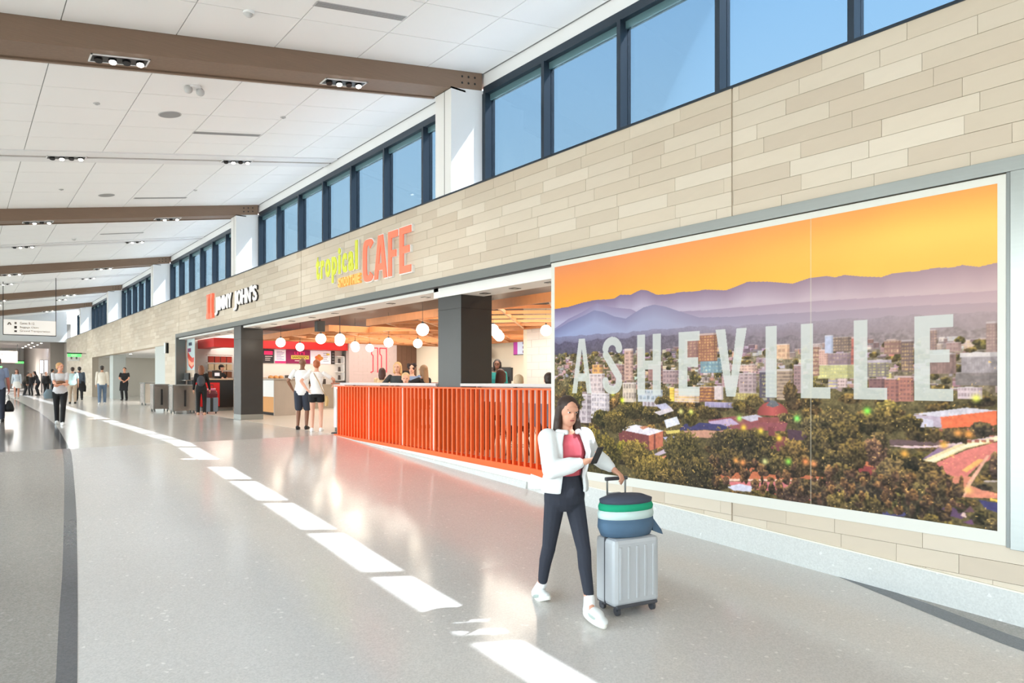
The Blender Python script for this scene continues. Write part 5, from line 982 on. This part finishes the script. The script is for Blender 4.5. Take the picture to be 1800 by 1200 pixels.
def person(label, loc, face, h=1.7, fem=False, sk=(214, 160, 132), top=('short', (230, 230, 230)), bot=('trousers', (40, 40, 46)), shoe=(30, 30, 30), hair=('short', (60, 42, 32)),
           lean=0., hipz=None, handR=None, handL=None, footR=(.1, 0, 0), footL=(-.1, 0, 0), pitchR=0., pitchL=0., hturn=0., hpitch=0., voxel=.011, curl=.45, group=None, hintR=(1, -.6, -.2), hintL=(-1, -.6, -.2), extra=None, hem=-.05, detail=False, palmR=None, palmL=None):
    s = h / 1.705; o = tag(empty('person', loc, math.atan2(-face[0], face[1])), label, 'person', group); o.scale = (s, s, s)
    hz = .90 if hipz is None else hipz; f_ = 1. if not fem else .93
    U = Vector((0, math.sin(lean), math.cos(lean))); RL = Matrix.Rotation(-lean, 3, 'X'); Pv = Vector((0, 0, hz))
    at = lambda t, y=0., x=0.: Pv + U * t + RL @ Vector((x, y, 0))
    sw = .178 * f_; SHR, SHL = at(.485, -.01, sw), at(.485, -.01, -sw); HD = at(.69, .012); NK = at(.54, -.005)
    HR = Matrix.Rotation(-lean * .6, 3, 'X') @ Matrix.Rotation(hturn, 3, 'Z') @ Matrix.Rotation(-hpitch, 3, 'X')
    hp = lambda x, y, z: HD + HR @ Vector((x, y, z))
    arms = []
    for sh, hd_, hint, sx in ((SHR, handR, hintR, 1), (SHL, handL, hintL, -1)):
        tgt = Vector(hd_) if hd_ else sh + Vector((sx * .05, .04, -.52)); el, wr = ik(sh, tgt, .275, .245, hint); arms.append((sh, el, wr, sx))
    legs = []
    for sx, ft, pt in ((1, footR, pitchR), (-1, footL, pitchL)):
        hip = Pv + Vector((sx * .088, 0, -.02)); ank = Vector(ft) + Vector((0, -.0, .085)) + Vector((0, -.06 * math.sin(pt), .10 * math.sin(pt))); kn, ank = ik(hip, ank, .415, .41, (0.05 * sx, 1, 0)); legs.append((hip, kn, ank, sx, ft, pt))
    hipx, wst, chx = (.165, .135, .16) if not fem else (.170, .116, .146)
    T = [(-.09, .10, .09), (-.03, hipx * .97, .112), (.03, hipx * .99, .112), (.11, (hipx + wst) / 2, .10), (.19, wst, .09), (.28, (wst + chx) / 2, .10), (.36, chx, .112 if not fem else .12), (.44, chx * .98, .095), (.50, .115, .068), (.545, .058, .055)]
    def torso(b, g, t0=-9., t1=9., gy=None):
        ts = [q[0] for q in T]; ks = sorted(set([max(t0, ts[0]), min(t1, ts[-1])] + [t for t in ts if t0 < t < t1]))
        b.loft([(at(t), np.interp(t, ts, [q[1] for q in T]) + g, np.interp(t, ts, [q[2] for q in T]) + (g if gy is None else gy), RL) for t in ks], 20)
    # body
    b = MB(); torso(b, -.006); cap(b, NK - U * .03, hp(0, -.012, -.06), .052 * f_, .05 * f_)
    b.ball(hp(0, -.012, .022), .074, .092, .092, rot=HR, n=18, m=12); b.ball(hp(0, .022, -.045), .057 * (f_ + .03), .062, .072, rot=HR, n=14, m=9); b.ball(hp(0, .035, -.088), .028, .035, .026, rot=HR)
    b.ball(hp(0, .09, -.012), .012, .018, .024, rot=HR, n=8, m=6); b.ball(hp(0, .075, .03), .052, .02, .025, rot=HR)
    for sx in (-1, 1): b.ball(hp(sx * .075, -.008, -.005), .011, .022, .032, rot=HR, n=8, m=6)
    for sh, el, wr, sx in arms:
        cap(b, sh, el, .046 * f_, .037 * f_); cap(b, el, el.lerp(wr, .35), .038 * f_, .040 * f_); cap(b, el.lerp(wr, .35), wr, .040 * f_, .026 * f_)
        pn = (palmR if sx == 1 else palmL) or (-sx, .15, 0); hand(b, wr, wr - el, pn, curl, sx)
    for hip, kn, ank, sx, ft, pt in legs:
        cap(b, hip, kn, .082, .055 * f_); m_ = kn.lerp(ank, .3) + Vector((0, -.012, 0)); cap(b, kn, m_, .052, .053 * f_); cap(b, m_, ank, .053 * f_, .035); cap(b, ank, Vector(ft) + Vector((0, .03, .045)), .034, .02)
    link('body', fuse(b, voxel * (.8 if detail else 1)), skin(sk), o)
    eyem = mat('eye_dark', (36, 26, 22), .25); lips = mat('lips', (176, 92, 88), .5)
    for sx in (-1, 1):
        if detail: ey = MB().ball(hp(sx * .029, .0775, .010), .0135, .009, .0072, rot=HR, n=12, m=8).build('eye', mat('eye_white', (235, 230, 226), .3), o, True); MB().ball(hp(sx * .028, .0848, .010), .0066, .003, .0066, rot=HR).build('iris', eyem, ey, True)
        else: MB().ball(hp(sx * .031, .079, .012), .012, .008, .007, rot=HR, n=8, m=6).build('eye', eyem, o, True)
        MB().ball(hp(sx * .031, .082, .030), .019, .006, .0035, rot=HR @ Matrix.Rotation(-sx * .12, 3, 'Y'), n=8, m=5).build('eyebrow', hairm(hair[1]), o, True)
    MB().ball(hp(0, .081, -.056), .021, .008, .0065, rot=HR, n=10, m=6).build('mouth', lips, o, True)
    # hair
    hb = MB(); kind, hc = hair
    if kind != 'bald':
        hb.ball(hp(0, -.026, .040), .084, .094, .086, rot=HR, n=18, m=12); hb.ball(hp(0, -.052, -.005), .076, .062, .078, rot=HR, n=14, m=9)
        if kind in ('long', 'bob'):
            L = .34 if kind == 'long' else .13
            for sx in (-1, 1): cap(hb, hp(sx * .07, -.005, .04), hp(sx * .075, -.02, -.10), .026, .03)
            q = [(hp(0, -.05, .02), .086, .06, HR), (hp(0, -.065, -.08), .09, .05, HR), (hp(0, -.085, -.08 - L * .5), .088, .045, HR), (hp(0, -.09, -.08 - L), .06, .03, HR)]; hb.loft(q, 16)
            if kind == 'long' and detail:
                for sx in (-1, 1): cap(hb, hp(sx * .08, -.01, -.08), hp(sx * .105, .03, -.27), .034, .026); cap(hb, hp(sx * .07, -.03, -.1), hp(sx * .12, -.01, -.30), .03, .022)
        if kind == 'bun': hb.ball(hp(0, -.085, .06), .04); 
        if kind == 'curly':
            for k in range(16): a = k * 2.4; hb.ball(hp(.08 * math.cos(a), -.03 + .07 * math.sin(a), .05 + .05 * math.sin(k * 1.7)), .038)
        link('hair', fuse(hb, max(voxel * .8, .007), 1), hairm(hc), o)
        if kind == 'cap':
            c_ = MB(); c_.ball(hp(0, -.015, .055), .09, .10, .08, rot=HR, n=16, m=10); c_.loft([(hp(0, .05, .052), .075, .06, HR), (hp(0, .10, .045), .07, .055, HR), (hp(0, .10, .038), .07, .055, HR)], 14); link('cap', fuse(c_, .009, 1), cloth((26, 26, 28)), o)
    # clothes
    slv, tc_ = top; puff = .0
    if slv:
        b = MB(); torso(b, .014, hem, .515)
        for sh, el, wr, sx in arms:
            if slv == 'none': continue
            if slv == 'short': cap(b, sh, sh.lerp(el, .62), .057 * f_, .056 * f_)
            else: cap(b, sh, el, .062 * f_, .053 * f_); cap(b, el, wr - (wr - el).normalized() * .01, .052 * f_, .040 * f_)
        link('shirt', fuse(b, voxel * 1.1, 2), cloth(tc_), o)
    bt, bc_ = bot; b = MB()
    if bt == 'skirt':
        b.loft([(Pv + Vector((0, 0, .14)), .13, .105, None), (Pv + Vector((0, 0, .04)), hipx + .02, .13, None), (Pv + Vector((0, 0, -.30)), hipx + .06, .17, None)], 20)
    else:
        g = {'leggings': .004, 'trousers': .016, 'jeans': .018, 'shorts': .022, 'shortshorts': .014}[bt]; torso(b, .008 if bt == 'leggings' else .013, -9, .22 if bt == 'leggings' else .13)
        for hip, kn, ank, sx, ft, pt in legs:
            if bt in ('shorts', 'shortshorts'): e = hip.lerp(kn, .9 if bt == 'shorts' else .42); cap(b, hip, e, .082 + g, .07 + g) if bt == 'shorts' else b.cyl(hip, e, .082 + g, .082 + g, 16)
            else:
                cap(b, hip, kn, .082 + g, .055 * f_ + g); m_ = kn.lerp(ank, .3) + Vector((0, -.012, 0)); cap(b, kn, m_, .053 + g, .053 * f_ + g); cap(b, m_, (ank + (kn - ank).normalized() * (.10 if detail else .02)), .052 * f_ + g, .036 + g * 1.4)
    link(bt if bt not in ('shortshorts',) else 'shorts', fuse(b, voxel * 1.1, 2), cloth(bc_), o)
    for hip, kn, ank, sx, ft, pt in legs:
        b = MB(); R = Matrix.Rotation(-pt, 3, 'X'); F = lambda x, y, z: Vector(ft) + Vector((0, .09, 0)) + R @ Vector((x, y - .09, z)); tw = sx * .012
        b.ball(F(0, -.035, .05), .042, .055, .05, rot=R); b.ball(F(tw, .04, .045), .043, .075, .042, rot=R); b.ball(F(tw, .12, .034), .046, .065, .034, rot=R); b.loft([(F(0, .045, .0), .042, .125, R), (F(0, .045, .02), .046, .135, R)], 16)
        if detail:
            b.ball(F(tw, .05, .055), .05, .09, .045, rot=R); k_ = MB(); cap(k_, F(0, -.03, .07), ank + (kn - ank).normalized() * .06, .046, .044); link('sock', fuse(k_, .007, 1), mat('white_sock', (236, 236, 236), .9), o)
            sole_ = MB().loft([(F(tw * .5, .045, -.004), .047, .14, R), (F(tw * .5, .045, .012), .052, .148, R), (F(tw * .5, .045, .03), .05, .143, R)], 20);             side_ = MB(); side_.ball(F(tw + .03 * sx, .05, .045), .022, .06, .022, rot=R); side_.ball(F(tw - .03 * sx, .05, .045), .022, .06, .022, rot=R)
        sh_ = link('shoe', fuse(b, max(voxel * .9, .006), 1), mat('shoe_%d_%d_%d' % shoe, shoe, .6, var=.06), o)
        if detail: sole_.build('sole', mat('sole_white', (232, 230, 222), .6), sh_, True); side_.build('side_panel', mat('shoe_sage', (170, 182, 176), .6), sh_, True)
    if extra: extra(o, dict(at=at, hp=hp, arms=arms, legs=legs, torso=torso, RL=RL, U=U, T=T, SHR=SHR, SHL=SHL, HR=HR, voxel=voxel, Pv=Pv))
    return o
def hairm(c): return mat('hair_%d_%d_%d' % c, c, .5, var=.3, vscale=22, stretch=(4, 4, .6), bump=.4, bscale=60)

# ---- the woman in the foreground with her suitcase
def jacket(o, k):
    at, RL, T = k['at'], k['RL'], k['T']; ts = [q[0] for q in T]; b = MB(); N = 26; ga = math.radians(34)
    outer, inner = [], []
    ks = [.06, .12, .2, .3, .38, .45, .51, .535]
    for t in ks:
        rx = np.interp(t, ts, [q[1] for q in T]); ry = np.interp(t, ts, [q[2] for q in T]); g = .06 if .08 < t < .45 else .045
        if t > .5: g = .05
        ro, ri = [], []
        for i in range(N + 1):
            a = math.pi / 2 + ga + (2 * math.pi - 2 * ga) * i / N
            ro.append(at(t, (ry + g) * math.sin(a), (rx + g) * math.cos(a))); ri.append(at(t, (ry + g - .026) * math.sin(a), (rx + g - .026) * math.cos(a)))
        outer.append(ro); inner.append(ri)
    vs = []; fs = []; M1 = N + 1; nk = len(ks)
    for r in outer: vs += r
    for r in inner: vs += r
    O = lambda j, i: j * M1 + i; I = lambda j, i: (nk + j) * M1 + i
    for j in range(nk - 1):
        for i in range(N): fs.append((O(j, i), O(j, i + 1), O(j + 1, i + 1), O(j + 1, i))); fs.append((I(j, i), I(j + 1, i), I(j + 1, i + 1), I(j, i + 1)))
        fs.append((O(j, 0), O(j + 1, 0), I(j + 1, 0), I(j, 0))); fs.append((O(j, N), I(j, N), I(j + 1, N), O(j + 1, N)))
    for i in range(N): fs.append((O(0, i), I(0, i), I(0, i + 1), O(0, i + 1))); fs.append((O(nk - 1, i), O(nk - 1, i + 1), I(nk - 1, i + 1), I(nk - 1, i)))
    b.add(vs, fs)
    for sh, el, wr, sx in k['arms']:
        cap(b, sh + Vector((0, 0, -.005)), el, .082, .074); cap(b, el, el.lerp(wr, .6), .072, .064); cap(b, el.lerp(wr, .6), wr - (wr - el).normalized() * .03, .064, .044)
    link('jacket', fuse(b, .009, 3), mat('white_jacket_fabric', (228, 232, 233), .8, var=.06, vscale=6, bump=.8, bscale=14), o)
    c_ = MB()
    for i in range(13):
        a0 = math.pi / 2 + .55 + (2 * math.pi - 1.1) * i / 13; a1 = math.pi / 2 + .55 + (2 * math.pi - 1.1) * (i + 1) / 13
        cap(c_, at(.535, .085 * math.sin(a0), .095 * math.cos(a0)), at(.535, .085 * math.sin(a1), .095 * math.cos(a1)), .022, .022, 8)
    link('collar', fuse(c_, .008, 2), MATS['white_jacket_fabric'], o)
    # phone in the raised hand
    sh, el, wr, sx = k['arms'][0]; d = (wr - el).normalized()
    ph = MB().box(-.036, .036, -.005, .005, -.075, .075).build('phone', mat('phone_black', (24, 24, 28), .2), o, bevel=.004); ph.location = wr + d * .10 + Vector((0, .02, .03)); ph.rotation_euler = (-.5, 0, .3)
WY = 4.09; WXp = 3.80
person('young woman in a white jacket and dark leggings walking with a grey suitcase', (WXp, WY, fz(WY) - .005), (-.2, -.98), 1.72, True, (214, 158, 132), ('none', (196, 84, 96)), ('leggings', (42, 46, 58)), (222, 224, 222), ('long', (52, 36, 28)),
       lean=.07, hipz=.885, handR=(.02, .30, 1.20), handL=(-.425, .06, 1.095), footR=(.06, -.30, .02), footL=(-.05, .30, .0), pitchR=-.35, pitchL=.12, hpitch=.12, hturn=-.12, voxel=.0065, curl=.75, extra=jacket, detail=True, hem=.19, hintR=(1, -.5, -.6), hintL=(-.6, -.7, -.5), palmL=(0, .2, -1), palmR=(-.4, -.3, .9))
# suitcase with a bag on top
M_CASE = mat('grey_hard_shell', (186, 190, 194), .35, var=.04); M_CASED = mat('case_dark', (70, 72, 78), .4)
sx_, sy_ = 4.22, 3.80
cs = tag(empty('suitcase', (sx_, sy_, fz(sy_)), math.atan2(.2, -.98)), 'light grey hard-shell rolling suitcase beside the woman in the white jacket', 'suitcase')
shell_ = box('shell', -.22, .22, -.135, .135, .07, .60, M_CASE, cs, .035)
for k in range(5):
    for sy2 in (-1, 1): box('rib', -.16 + k * .08 - .012, -.16 + k * .08 + .012, sy2 * .135 - .005, sy2 * .135 + .005, .13, .54, M_CASE, shell_, .004)
box('seam', -.224, .224, -.008, .008, .068, .604, M_CASED, cs, .01)
for a in (-1, 1):
    for c in (-1, 1): MB().cyl((a * .17 - .012, c * .1, .035), (a * .17 + .012, c * .1, .035), .034, .034, 14).build('wheel', M_CASED, box('wheel_fork', a * .17 - .02, a * .17 + .02, c * .1 - .02, c * .1 + .02, .04, .085, M_CASED, cs))
for a in (-.09, .09): MB().cyl((a, -.15, .56), (a, -.15, 1.03), .008, .008, 8).build('handle_rod', M_STEEL, cs)
box('handle_grip', -.11, .11, -.165, -.135, 1.02, 1.05, M_CASED, cs, .008); box('bumper', -.2, .2, -.14, .14, .06, .09, M_CASED, cs, .01)
bg_ = tag(empty('travel_bag', (sx_, sy_, fz(sy_) + .605), math.atan2(.2, -.98)), 'soft travel bag with green, pale and blue bands lying on the suitcase', 'bag')
def bandloft(z0, z1, r0, r1, m, n): 
    R_ = None; MB().loft([((0, -.02, z0), r0, r0 * .62, None), ((0, -.02, (z0 + z1) / 2), max(r0, r1) * 1.02, max(r0, r1) * .63, None), ((0, -.02, z1), r1, r1 * .62, None)], 24).build(n, m, bg_, True)
bandloft(0, .14, .225, .25, cloth((78, 106, 132)), 'lower_band'); bandloft(.14, .205, .25, .245, cloth((206, 228, 226)), 'pale_band'); bandloft(.205, .26, .245, .235, cloth((16, 160, 120)), 'green_band'); bandloft(.26, .315, .235, .16, cloth((66, 74, 90)), 'top_flap')
box('buckle', -.06, .06, -.19, -.16, .22, .31, mat('grey_webbing', (150, 152, 160), .6), bg_, .005)
MB().hexa([(-.22, -.05, .02), (-.34, -.03, -.03), (-.34, .03, -.03), (-.22, .05, .02), (-.22, -.05, .12), (-.33, -.02, .01), (-.33, .02, .01), (-.22, .05, .12)]).build('side_tab', cloth((78, 106, 132)), bg_)

# ---- passers-by
G1 = 'passengers in the concourse'
def tote(o, k):
    x = MB(); x.loft([((.26, -.02, .72), .10, .05, None), ((.27, -.02, .84), .12, .06, None), ((.25, -.02, .98), .07, .04, None)], 14); link('shoulder_bag', fuse(x, .012, 2), cloth((112, 128, 136)), o)
    MB().cyl((.22, -.02, .98), (.14, -.02, 1.44), .008, .008, 6).build('bag_strap', cloth((112, 128, 136)), o); y = MB(); y.ball((.0, .23, 1.16), .12, .07, .06); link('pouch', fuse(y, .012, 1), mat('brown_leather_pouch', (120, 78, 46), .5), o)
person('woman in a pale grey t-shirt and black trousers hugging a brown pouch while walking', (2.12, 22.0, fz(22)), (-.05, -1), 1.65, True, (222, 160, 132), ('short', (206, 204, 206)), ('trousers', (22, 22, 24)), (232, 232, 230), ('short', (196, 146, 92)), handR=(-.05, .27, 1.12), handL=(.03, .3, 1.10), footR=(.06, -.22, .03), footL=(-.04, .24, 0), pitchR=-.4, hturn=.7, voxel=.009, extra=tote, group=G1)
def carry(o, k): x = MB(); x.loft([((.25, .05, .26), .10, .14, None), ((.25, .05, .34), .115, .17, None), ((.25, .05, .46), .085, .12, None), ((.25, .05, .56), .03, .05, None)], 14); link('hand_bag', fuse(x, .012, 2), cloth((24, 24, 27)), o); MB().cyl((.25, .0, .55), (.24, .03, .70), .008, .008, 6).cyl((.25, .1, .55), (.24, .07, .70), .008, .008, 6).build('bag_handle', cloth((24, 24, 27)), o)
person('man in a blue shirt carrying a black bag, cut by the picture edge', (.86, 24.3, fz(24.3)), (.05, 1), 1.80, False, (176, 104, 88), ('short', (126, 140, 168)), ('trousers', (36, 40, 54)), hair=('short', (70, 60, 54)), footR=(.1, -.15, 0), footL=(-.1, .2, 0), voxel=.010, extra=carry, group=G1, handR=(.25, .05, .82))
person('man in a cream sweater and blue jeans walking away near the alcove', (5.12, 36.4, fz(36.4)), (.15, 1), 1.76, False, (196, 146, 118), ('long', (228, 220, 206)), ('jeans', (98, 116, 138)), (206, 206, 206), ('short', (46, 36, 30)), footR=(.1, .1, 0), footL=(-.1, -.1, 0), group=G1)
def apron(o, k): MB().hexa([(-.2, .12, .5), (.2, .12, .5), (.2, .15, .5), (-.2, .15, .5), (-.17, .12, .98), (.17, .12, .98), (.17, .145, .98), (-.17, .145, .98)]).build('apron', cloth((20, 20, 22)), o)
person('man in a black t-shirt and black apron standing by the alcove', (6.95, 42.0, fz(42)), (-.45, -1), 1.76, False, (206, 150, 122), ('short', (24, 24, 26)), ('trousers', (26, 26, 28)), hair=('short', (44, 34, 30)), handR=(.06, .26, 1.04), handL=(-.12, .26, 1.0), extra=apron, group=G1)
def coat(o, k): x = MB(); x.loft([((.16, .02, .45), .13, .12, None), ((.1, .02, .7), .2, .15, None), ((.05, .02, .98), .17, .13, None)], 14); link('carried_coat', fuse(x, .015, 2), cloth((22, 22, 24)), o); y = MB(); y.ball((0, -.16, 1.2), .15, .1, .2); link('backpack', fuse(y, .015, 2), cloth((82, 96, 112)), o)
person('man with a slate backpack and a black coat walking away in the distance', (4.98, 42.8, fz(42.8)), (.1, 1), 1.78, False, (150, 104, 84), ('long', (72, 84, 98)), ('trousers', (28, 28, 32)), hair=('short', (34, 28, 26)), footR=(.1, -.2, .03), footL=(-.1, .2, 0), extra=coat, group=G1, voxel=.013)
person('person in a pale teal shirt half hidden behind the woman in grey', (4.15, 38, fz(38)), (.1, 1), 1.7, False, (206, 156, 130), ('short', (188, 214, 214)), ('trousers', (180, 160, 140)), hair=('short', (60, 46, 38)), group=G1, voxel=.013)
person('long-haired woman in a striped pale sweater and white skirt walking closer', (2.62, 49.0, fz(49)), (-.1, -1), 1.68, True, (206, 150, 126), ('long', (196, 204, 212)), ('skirt', (232, 228, 222)), (200, 190, 180), ('long', (88, 54, 40)), footR=(.07, .15, 0), footL=(-.07, -.15, 0), group=G1, voxel=.013)
for k, (x, y, f, c, hc, lab, hh) in enumerate(((3.46, 57, (1, -.3), (58, 50, 42), (40, 32, 28), 'distant person in brown bending forward, first of the dark trio', 1.6), (3.88, 57.6, (-.6, -1), (34, 32, 34), (150, 110, 84), 'distant fair-haired person in black, middle of the dark trio', 1.5), (4.25, 57, (-1, -.2), (26, 25, 27), (24, 20, 20), 'distant person in black stooping, last of the dark trio', 1.68), (4.55, 55.5, (.3, -1), (32, 30, 32), (120, 84, 60), 'distant person in black beside the passage wall', 1.6), (4.95, 56.2, (1, .3), (28, 28, 30), (20, 18, 18), 'distant dark-haired person with a black bag beside the passage wall', 1.78))):
    person(lab, (x, y, fz(y)), f, hh, k % 2 == 1, (190, 140, 116), ('long', c), ('trousers', (26, 26, 28)), hair=('long' if k in (1, 2) else 'short', hc), lean=.35 if k in (0, 2) else .05, voxel=.015, group='distant passengers in dark clothes')
for k, (x, y, c, lab) in enumerate(((3.9, 72, (70, 74, 86), 'tiny distant person in slate grey beyond the bulkhead'), (2.9, 76, (150, 60, 54), 'tiny distant person in red beyond the bulkhead'), (4.4, 84, (190, 190, 186), 'tiny distant person in white beyond the bulkhead'))):
    person(lab, (x, y, fz(y)), (0, -1), 1.7, False, (190, 140, 116), ('long', c), ('trousers', (40, 40, 46)), voxel=.02, group='tiny figures beyond the bulkhead')

# ---- at the sandwich shop
def bpack(c):
    def f(o, k):
        x = MB(); x.ball((0, -.17, 1.17), .13, .085, .19); x.ball((0, -.21, 1.08), .10, .06, .08); link('backpack', fuse(x, .011, 2), cloth(c), o)
    return f
person('woman in black with a backpack and brown hair waiting at the order counter', (6.38, 24.75, fz(24.7)), (.3, 1), 1.66, True, (206, 150, 120), ('long', (20, 20, 22)), ('trousers', (18, 18, 20)), (196, 150, 126), ('bob', (122, 72, 44)), extra=bpack((66, 68, 75)), hem=-.14, voxel=.01, handR=(.27, .06, .86), handL=(-.25, .06, .86))
c2 = tag(empty('suitcase', (6.86, 25.35, fz(25.3)), -.1), 'slate blue rolling suitcase standing at the order counter', 'suitcase'); M_SLATE = mat('slate_shell', (118, 132, 146), .4)
for a in (-1, 1): box('shell', a * .125 - .085, a * .125 + .085, -.12, .12, .07, .56, M_SLATE, c2, .02)
box('centre_strip', -.05, .05, -.115, .115, .07, .55, M_BLACK, c2)
for a in (-1, 1): MB().cyl((a * .14 - .015, -.06, .035), (a * .14 + .015, -.06, .035), .035, .035, 12).build('wheel', M_BLACK, c2)
MB().cyl((-.07, .08, .55), (-.07, .08, 1.0), .008, .008, 6).cyl((.07, .08, .55), (.07, .08, 1.0), .008, .008, 6).cyl((-.08, .08, 1.0), (.08, .08, 1.0), .014, .014, 6).build('handle', M_BLACK, c2)
t2 = tag(empty('tote_bag', (6.86, 25.33, fz(25.3) + .565)), 'dark red patterned bag with a pink tie on the slate suitcase', 'bag'); x = MB(); x.loft([((0, 0, 0), .19, .11, None), ((0, 0, .12), .22, .13, None), ((0, 0, .24), .15, .09, None)], 16); link('pouch', fuse(x, .012, 2), mat('wine_pattern', (92, 28, 40), .7, var=.35, vscale=30), t2); x = MB(); x.ball((0, 0, .27), .12, .07, .045); link('pink_tie', fuse(x, .012, 1), cloth((222, 120, 160)), t2)
person('worker in a black cap and black shirt behind the order counter', (8.05, 28.35, shopz(28)), (.9, -.6), 1.74, False, (224, 176, 150), ('short', (28, 30, 36)), ('trousers', (30, 30, 34)), hair=('cap', (40, 32, 28)), handR=(.1, .32, 1.1), handL=(-.1, .32, 1.1), voxel=.01)
# ---- the couple at the cafe counter
person('bald man in a white t-shirt and navy shorts at the cafe counter', (6.60, 16.55, fz(16.5)), (.55, .84), 1.76, False, (134, 92, 70), ('short', (236, 238, 240)), ('shorts', (48, 54, 68)), (26, 26, 28), ('bald', (40, 30, 26)), hem=-.10, lean=.08, voxel=.009, handR=(.2, .34, 1.1), handL=(-.24, .1, .95))
def strap(o, k):
    b = MB(); at = k['at']; p = [at(.49, -.04, .07), at(.46, -.125, .06), at(.3, -.145, -.02 + .06), at(.12, -.13, .13), at(-.02, -.06, .2)]
    p = [at(.50, -.05, -.07), at(.44, -.125, -.04), at(.28, -.13, .05), at(.10, -.13, .13), at(-.05, -.05, .21)]
    for a, c in zip(p[:-1], p[1:]): b.cyl(a, c, .011, .011, 6)
    b.build('bag_strap', mat('tan_strap', (190, 158, 120), .6), o); x = MB(); x.loft([(at(-.30, 0, .23), .035, .08, None), (at(-.16, 0, .24), .05, .10, None), (at(-.05, 0, .22), .03, .06, None)], 12); link('crossbody_bag', fuse(x, .010, 2), mat('straw_bag', (206, 170, 116), .8, var=.2, vscale=30), o)
person('woman in a white t-shirt and black shorts leaning on the cafe counter', (6.62, 15.72, fz(15.7)), (.45, .9), 1.70, True, (226, 172, 148), ('short', (240, 240, 240)), ('shortshorts', (24, 24, 27)), (240, 240, 240), ('bun', (176, 96, 58)), hem=-.03, lean=.12, voxel=.009, handL=(-.21, -.07, 1.0), hintL=(-1, -.2, .1), handR=(.38, .30, 1.12), extra=strap)
# ---- guests and staff behind the slatted screen
def guest(label, x, y, ztop, face, sk, top, hair, h=1.68, **k):
    s = h / 1.705; hz = (ztop - .002) / s - .805
    if ztop < 1.62: stool(x, y, 'dark metal stool under the ' + ' '.join(label.split()[:10]), M_SEATW, False, max(.3, (hz * s - .10) / .75), math.atan2(-face[0], face[1]))
    person(label, (x, y, .002), face, h, k.pop('fem', True), sk, top, k.pop('bot', ('trousers', (44, 44, 52))), hair=hair, hipz=hz, footR=k.pop('footR', (.1, .28, .25)), footL=k.pop('footL', (-.1, .28, .25)), voxel=.010, **k)
LT = (228, 172, 146)
guest('blonde woman in a grey vest facing out over the bar', 7.24, 12.95, 1.60, (-.75, -.75), LT, ('long', (60, 62, 64)), ('bob', (224, 178, 122)), handR=(.10, .30, 1.13), handL=(-.08, .30, 1.13))
guest('fair older guest in a grey top leaning low over the bar', 7.12, 12.4, 1.39, (-.5, -.85), LT, ('long', (120, 124, 130)), ('short', (216, 178, 130)), lean=.25, handL=(-.1, .3, 1.0))
guest('long-haired woman in black seated beside the pillar', 7.75, 12.75, 1.54, (-.3, .9), LT, ('long', (34, 34, 38)), ('long', (150, 114, 82)), handL=(-.15, .25, 1.2))
guest('dark-haired guest in a blue hoodie behind the bar', 8.2, 14.0, 1.60, (-.6, -.8), LT, ('long', (128, 146, 178)), ('curly', (44, 26, 24)), fem=False)
guest('dark brown bobbed guest in a beige patterned top seen from behind', 8.95, 16.85, 1.55, (.6, .8), LT, ('long', (212, 184, 150)), ('bob', (66, 34, 28)))
guest('staff woman in a teal shirt with dark braids behind the service counter', 9.35, 12.25, 1.68, (-.7, -.7), (110, 72, 54), ('long', (28, 124, 122)), ('long', (30, 24, 24)), h=1.68, footR=(.1, 0, 0), footL=(-.1, 0, 0))
guest('brown long-haired guest in a pink top seated right of the pillar', 7.75, 10.05, 1.42, (.7, .5), LT, ('long', (232, 190, 184)), ('long', (96, 56, 44)), handR=(.2, .3, 1.0))
guest('grey-haired guest just showing above the bar right of the pillar', 7.2, 8.85, 1.31, (.6, .6), LT, ('long', (214, 214, 216)), ('short', (206, 182, 150)))
guest('dark-haired guest in a blue-grey shirt beside the mural edge', 7.2, 8.1, 1.335, (.6, .7), LT, ('long', (132, 146, 168)), ('short', (48, 34, 30)), fem=False)

bpy.data.scenes.remove(TMP)
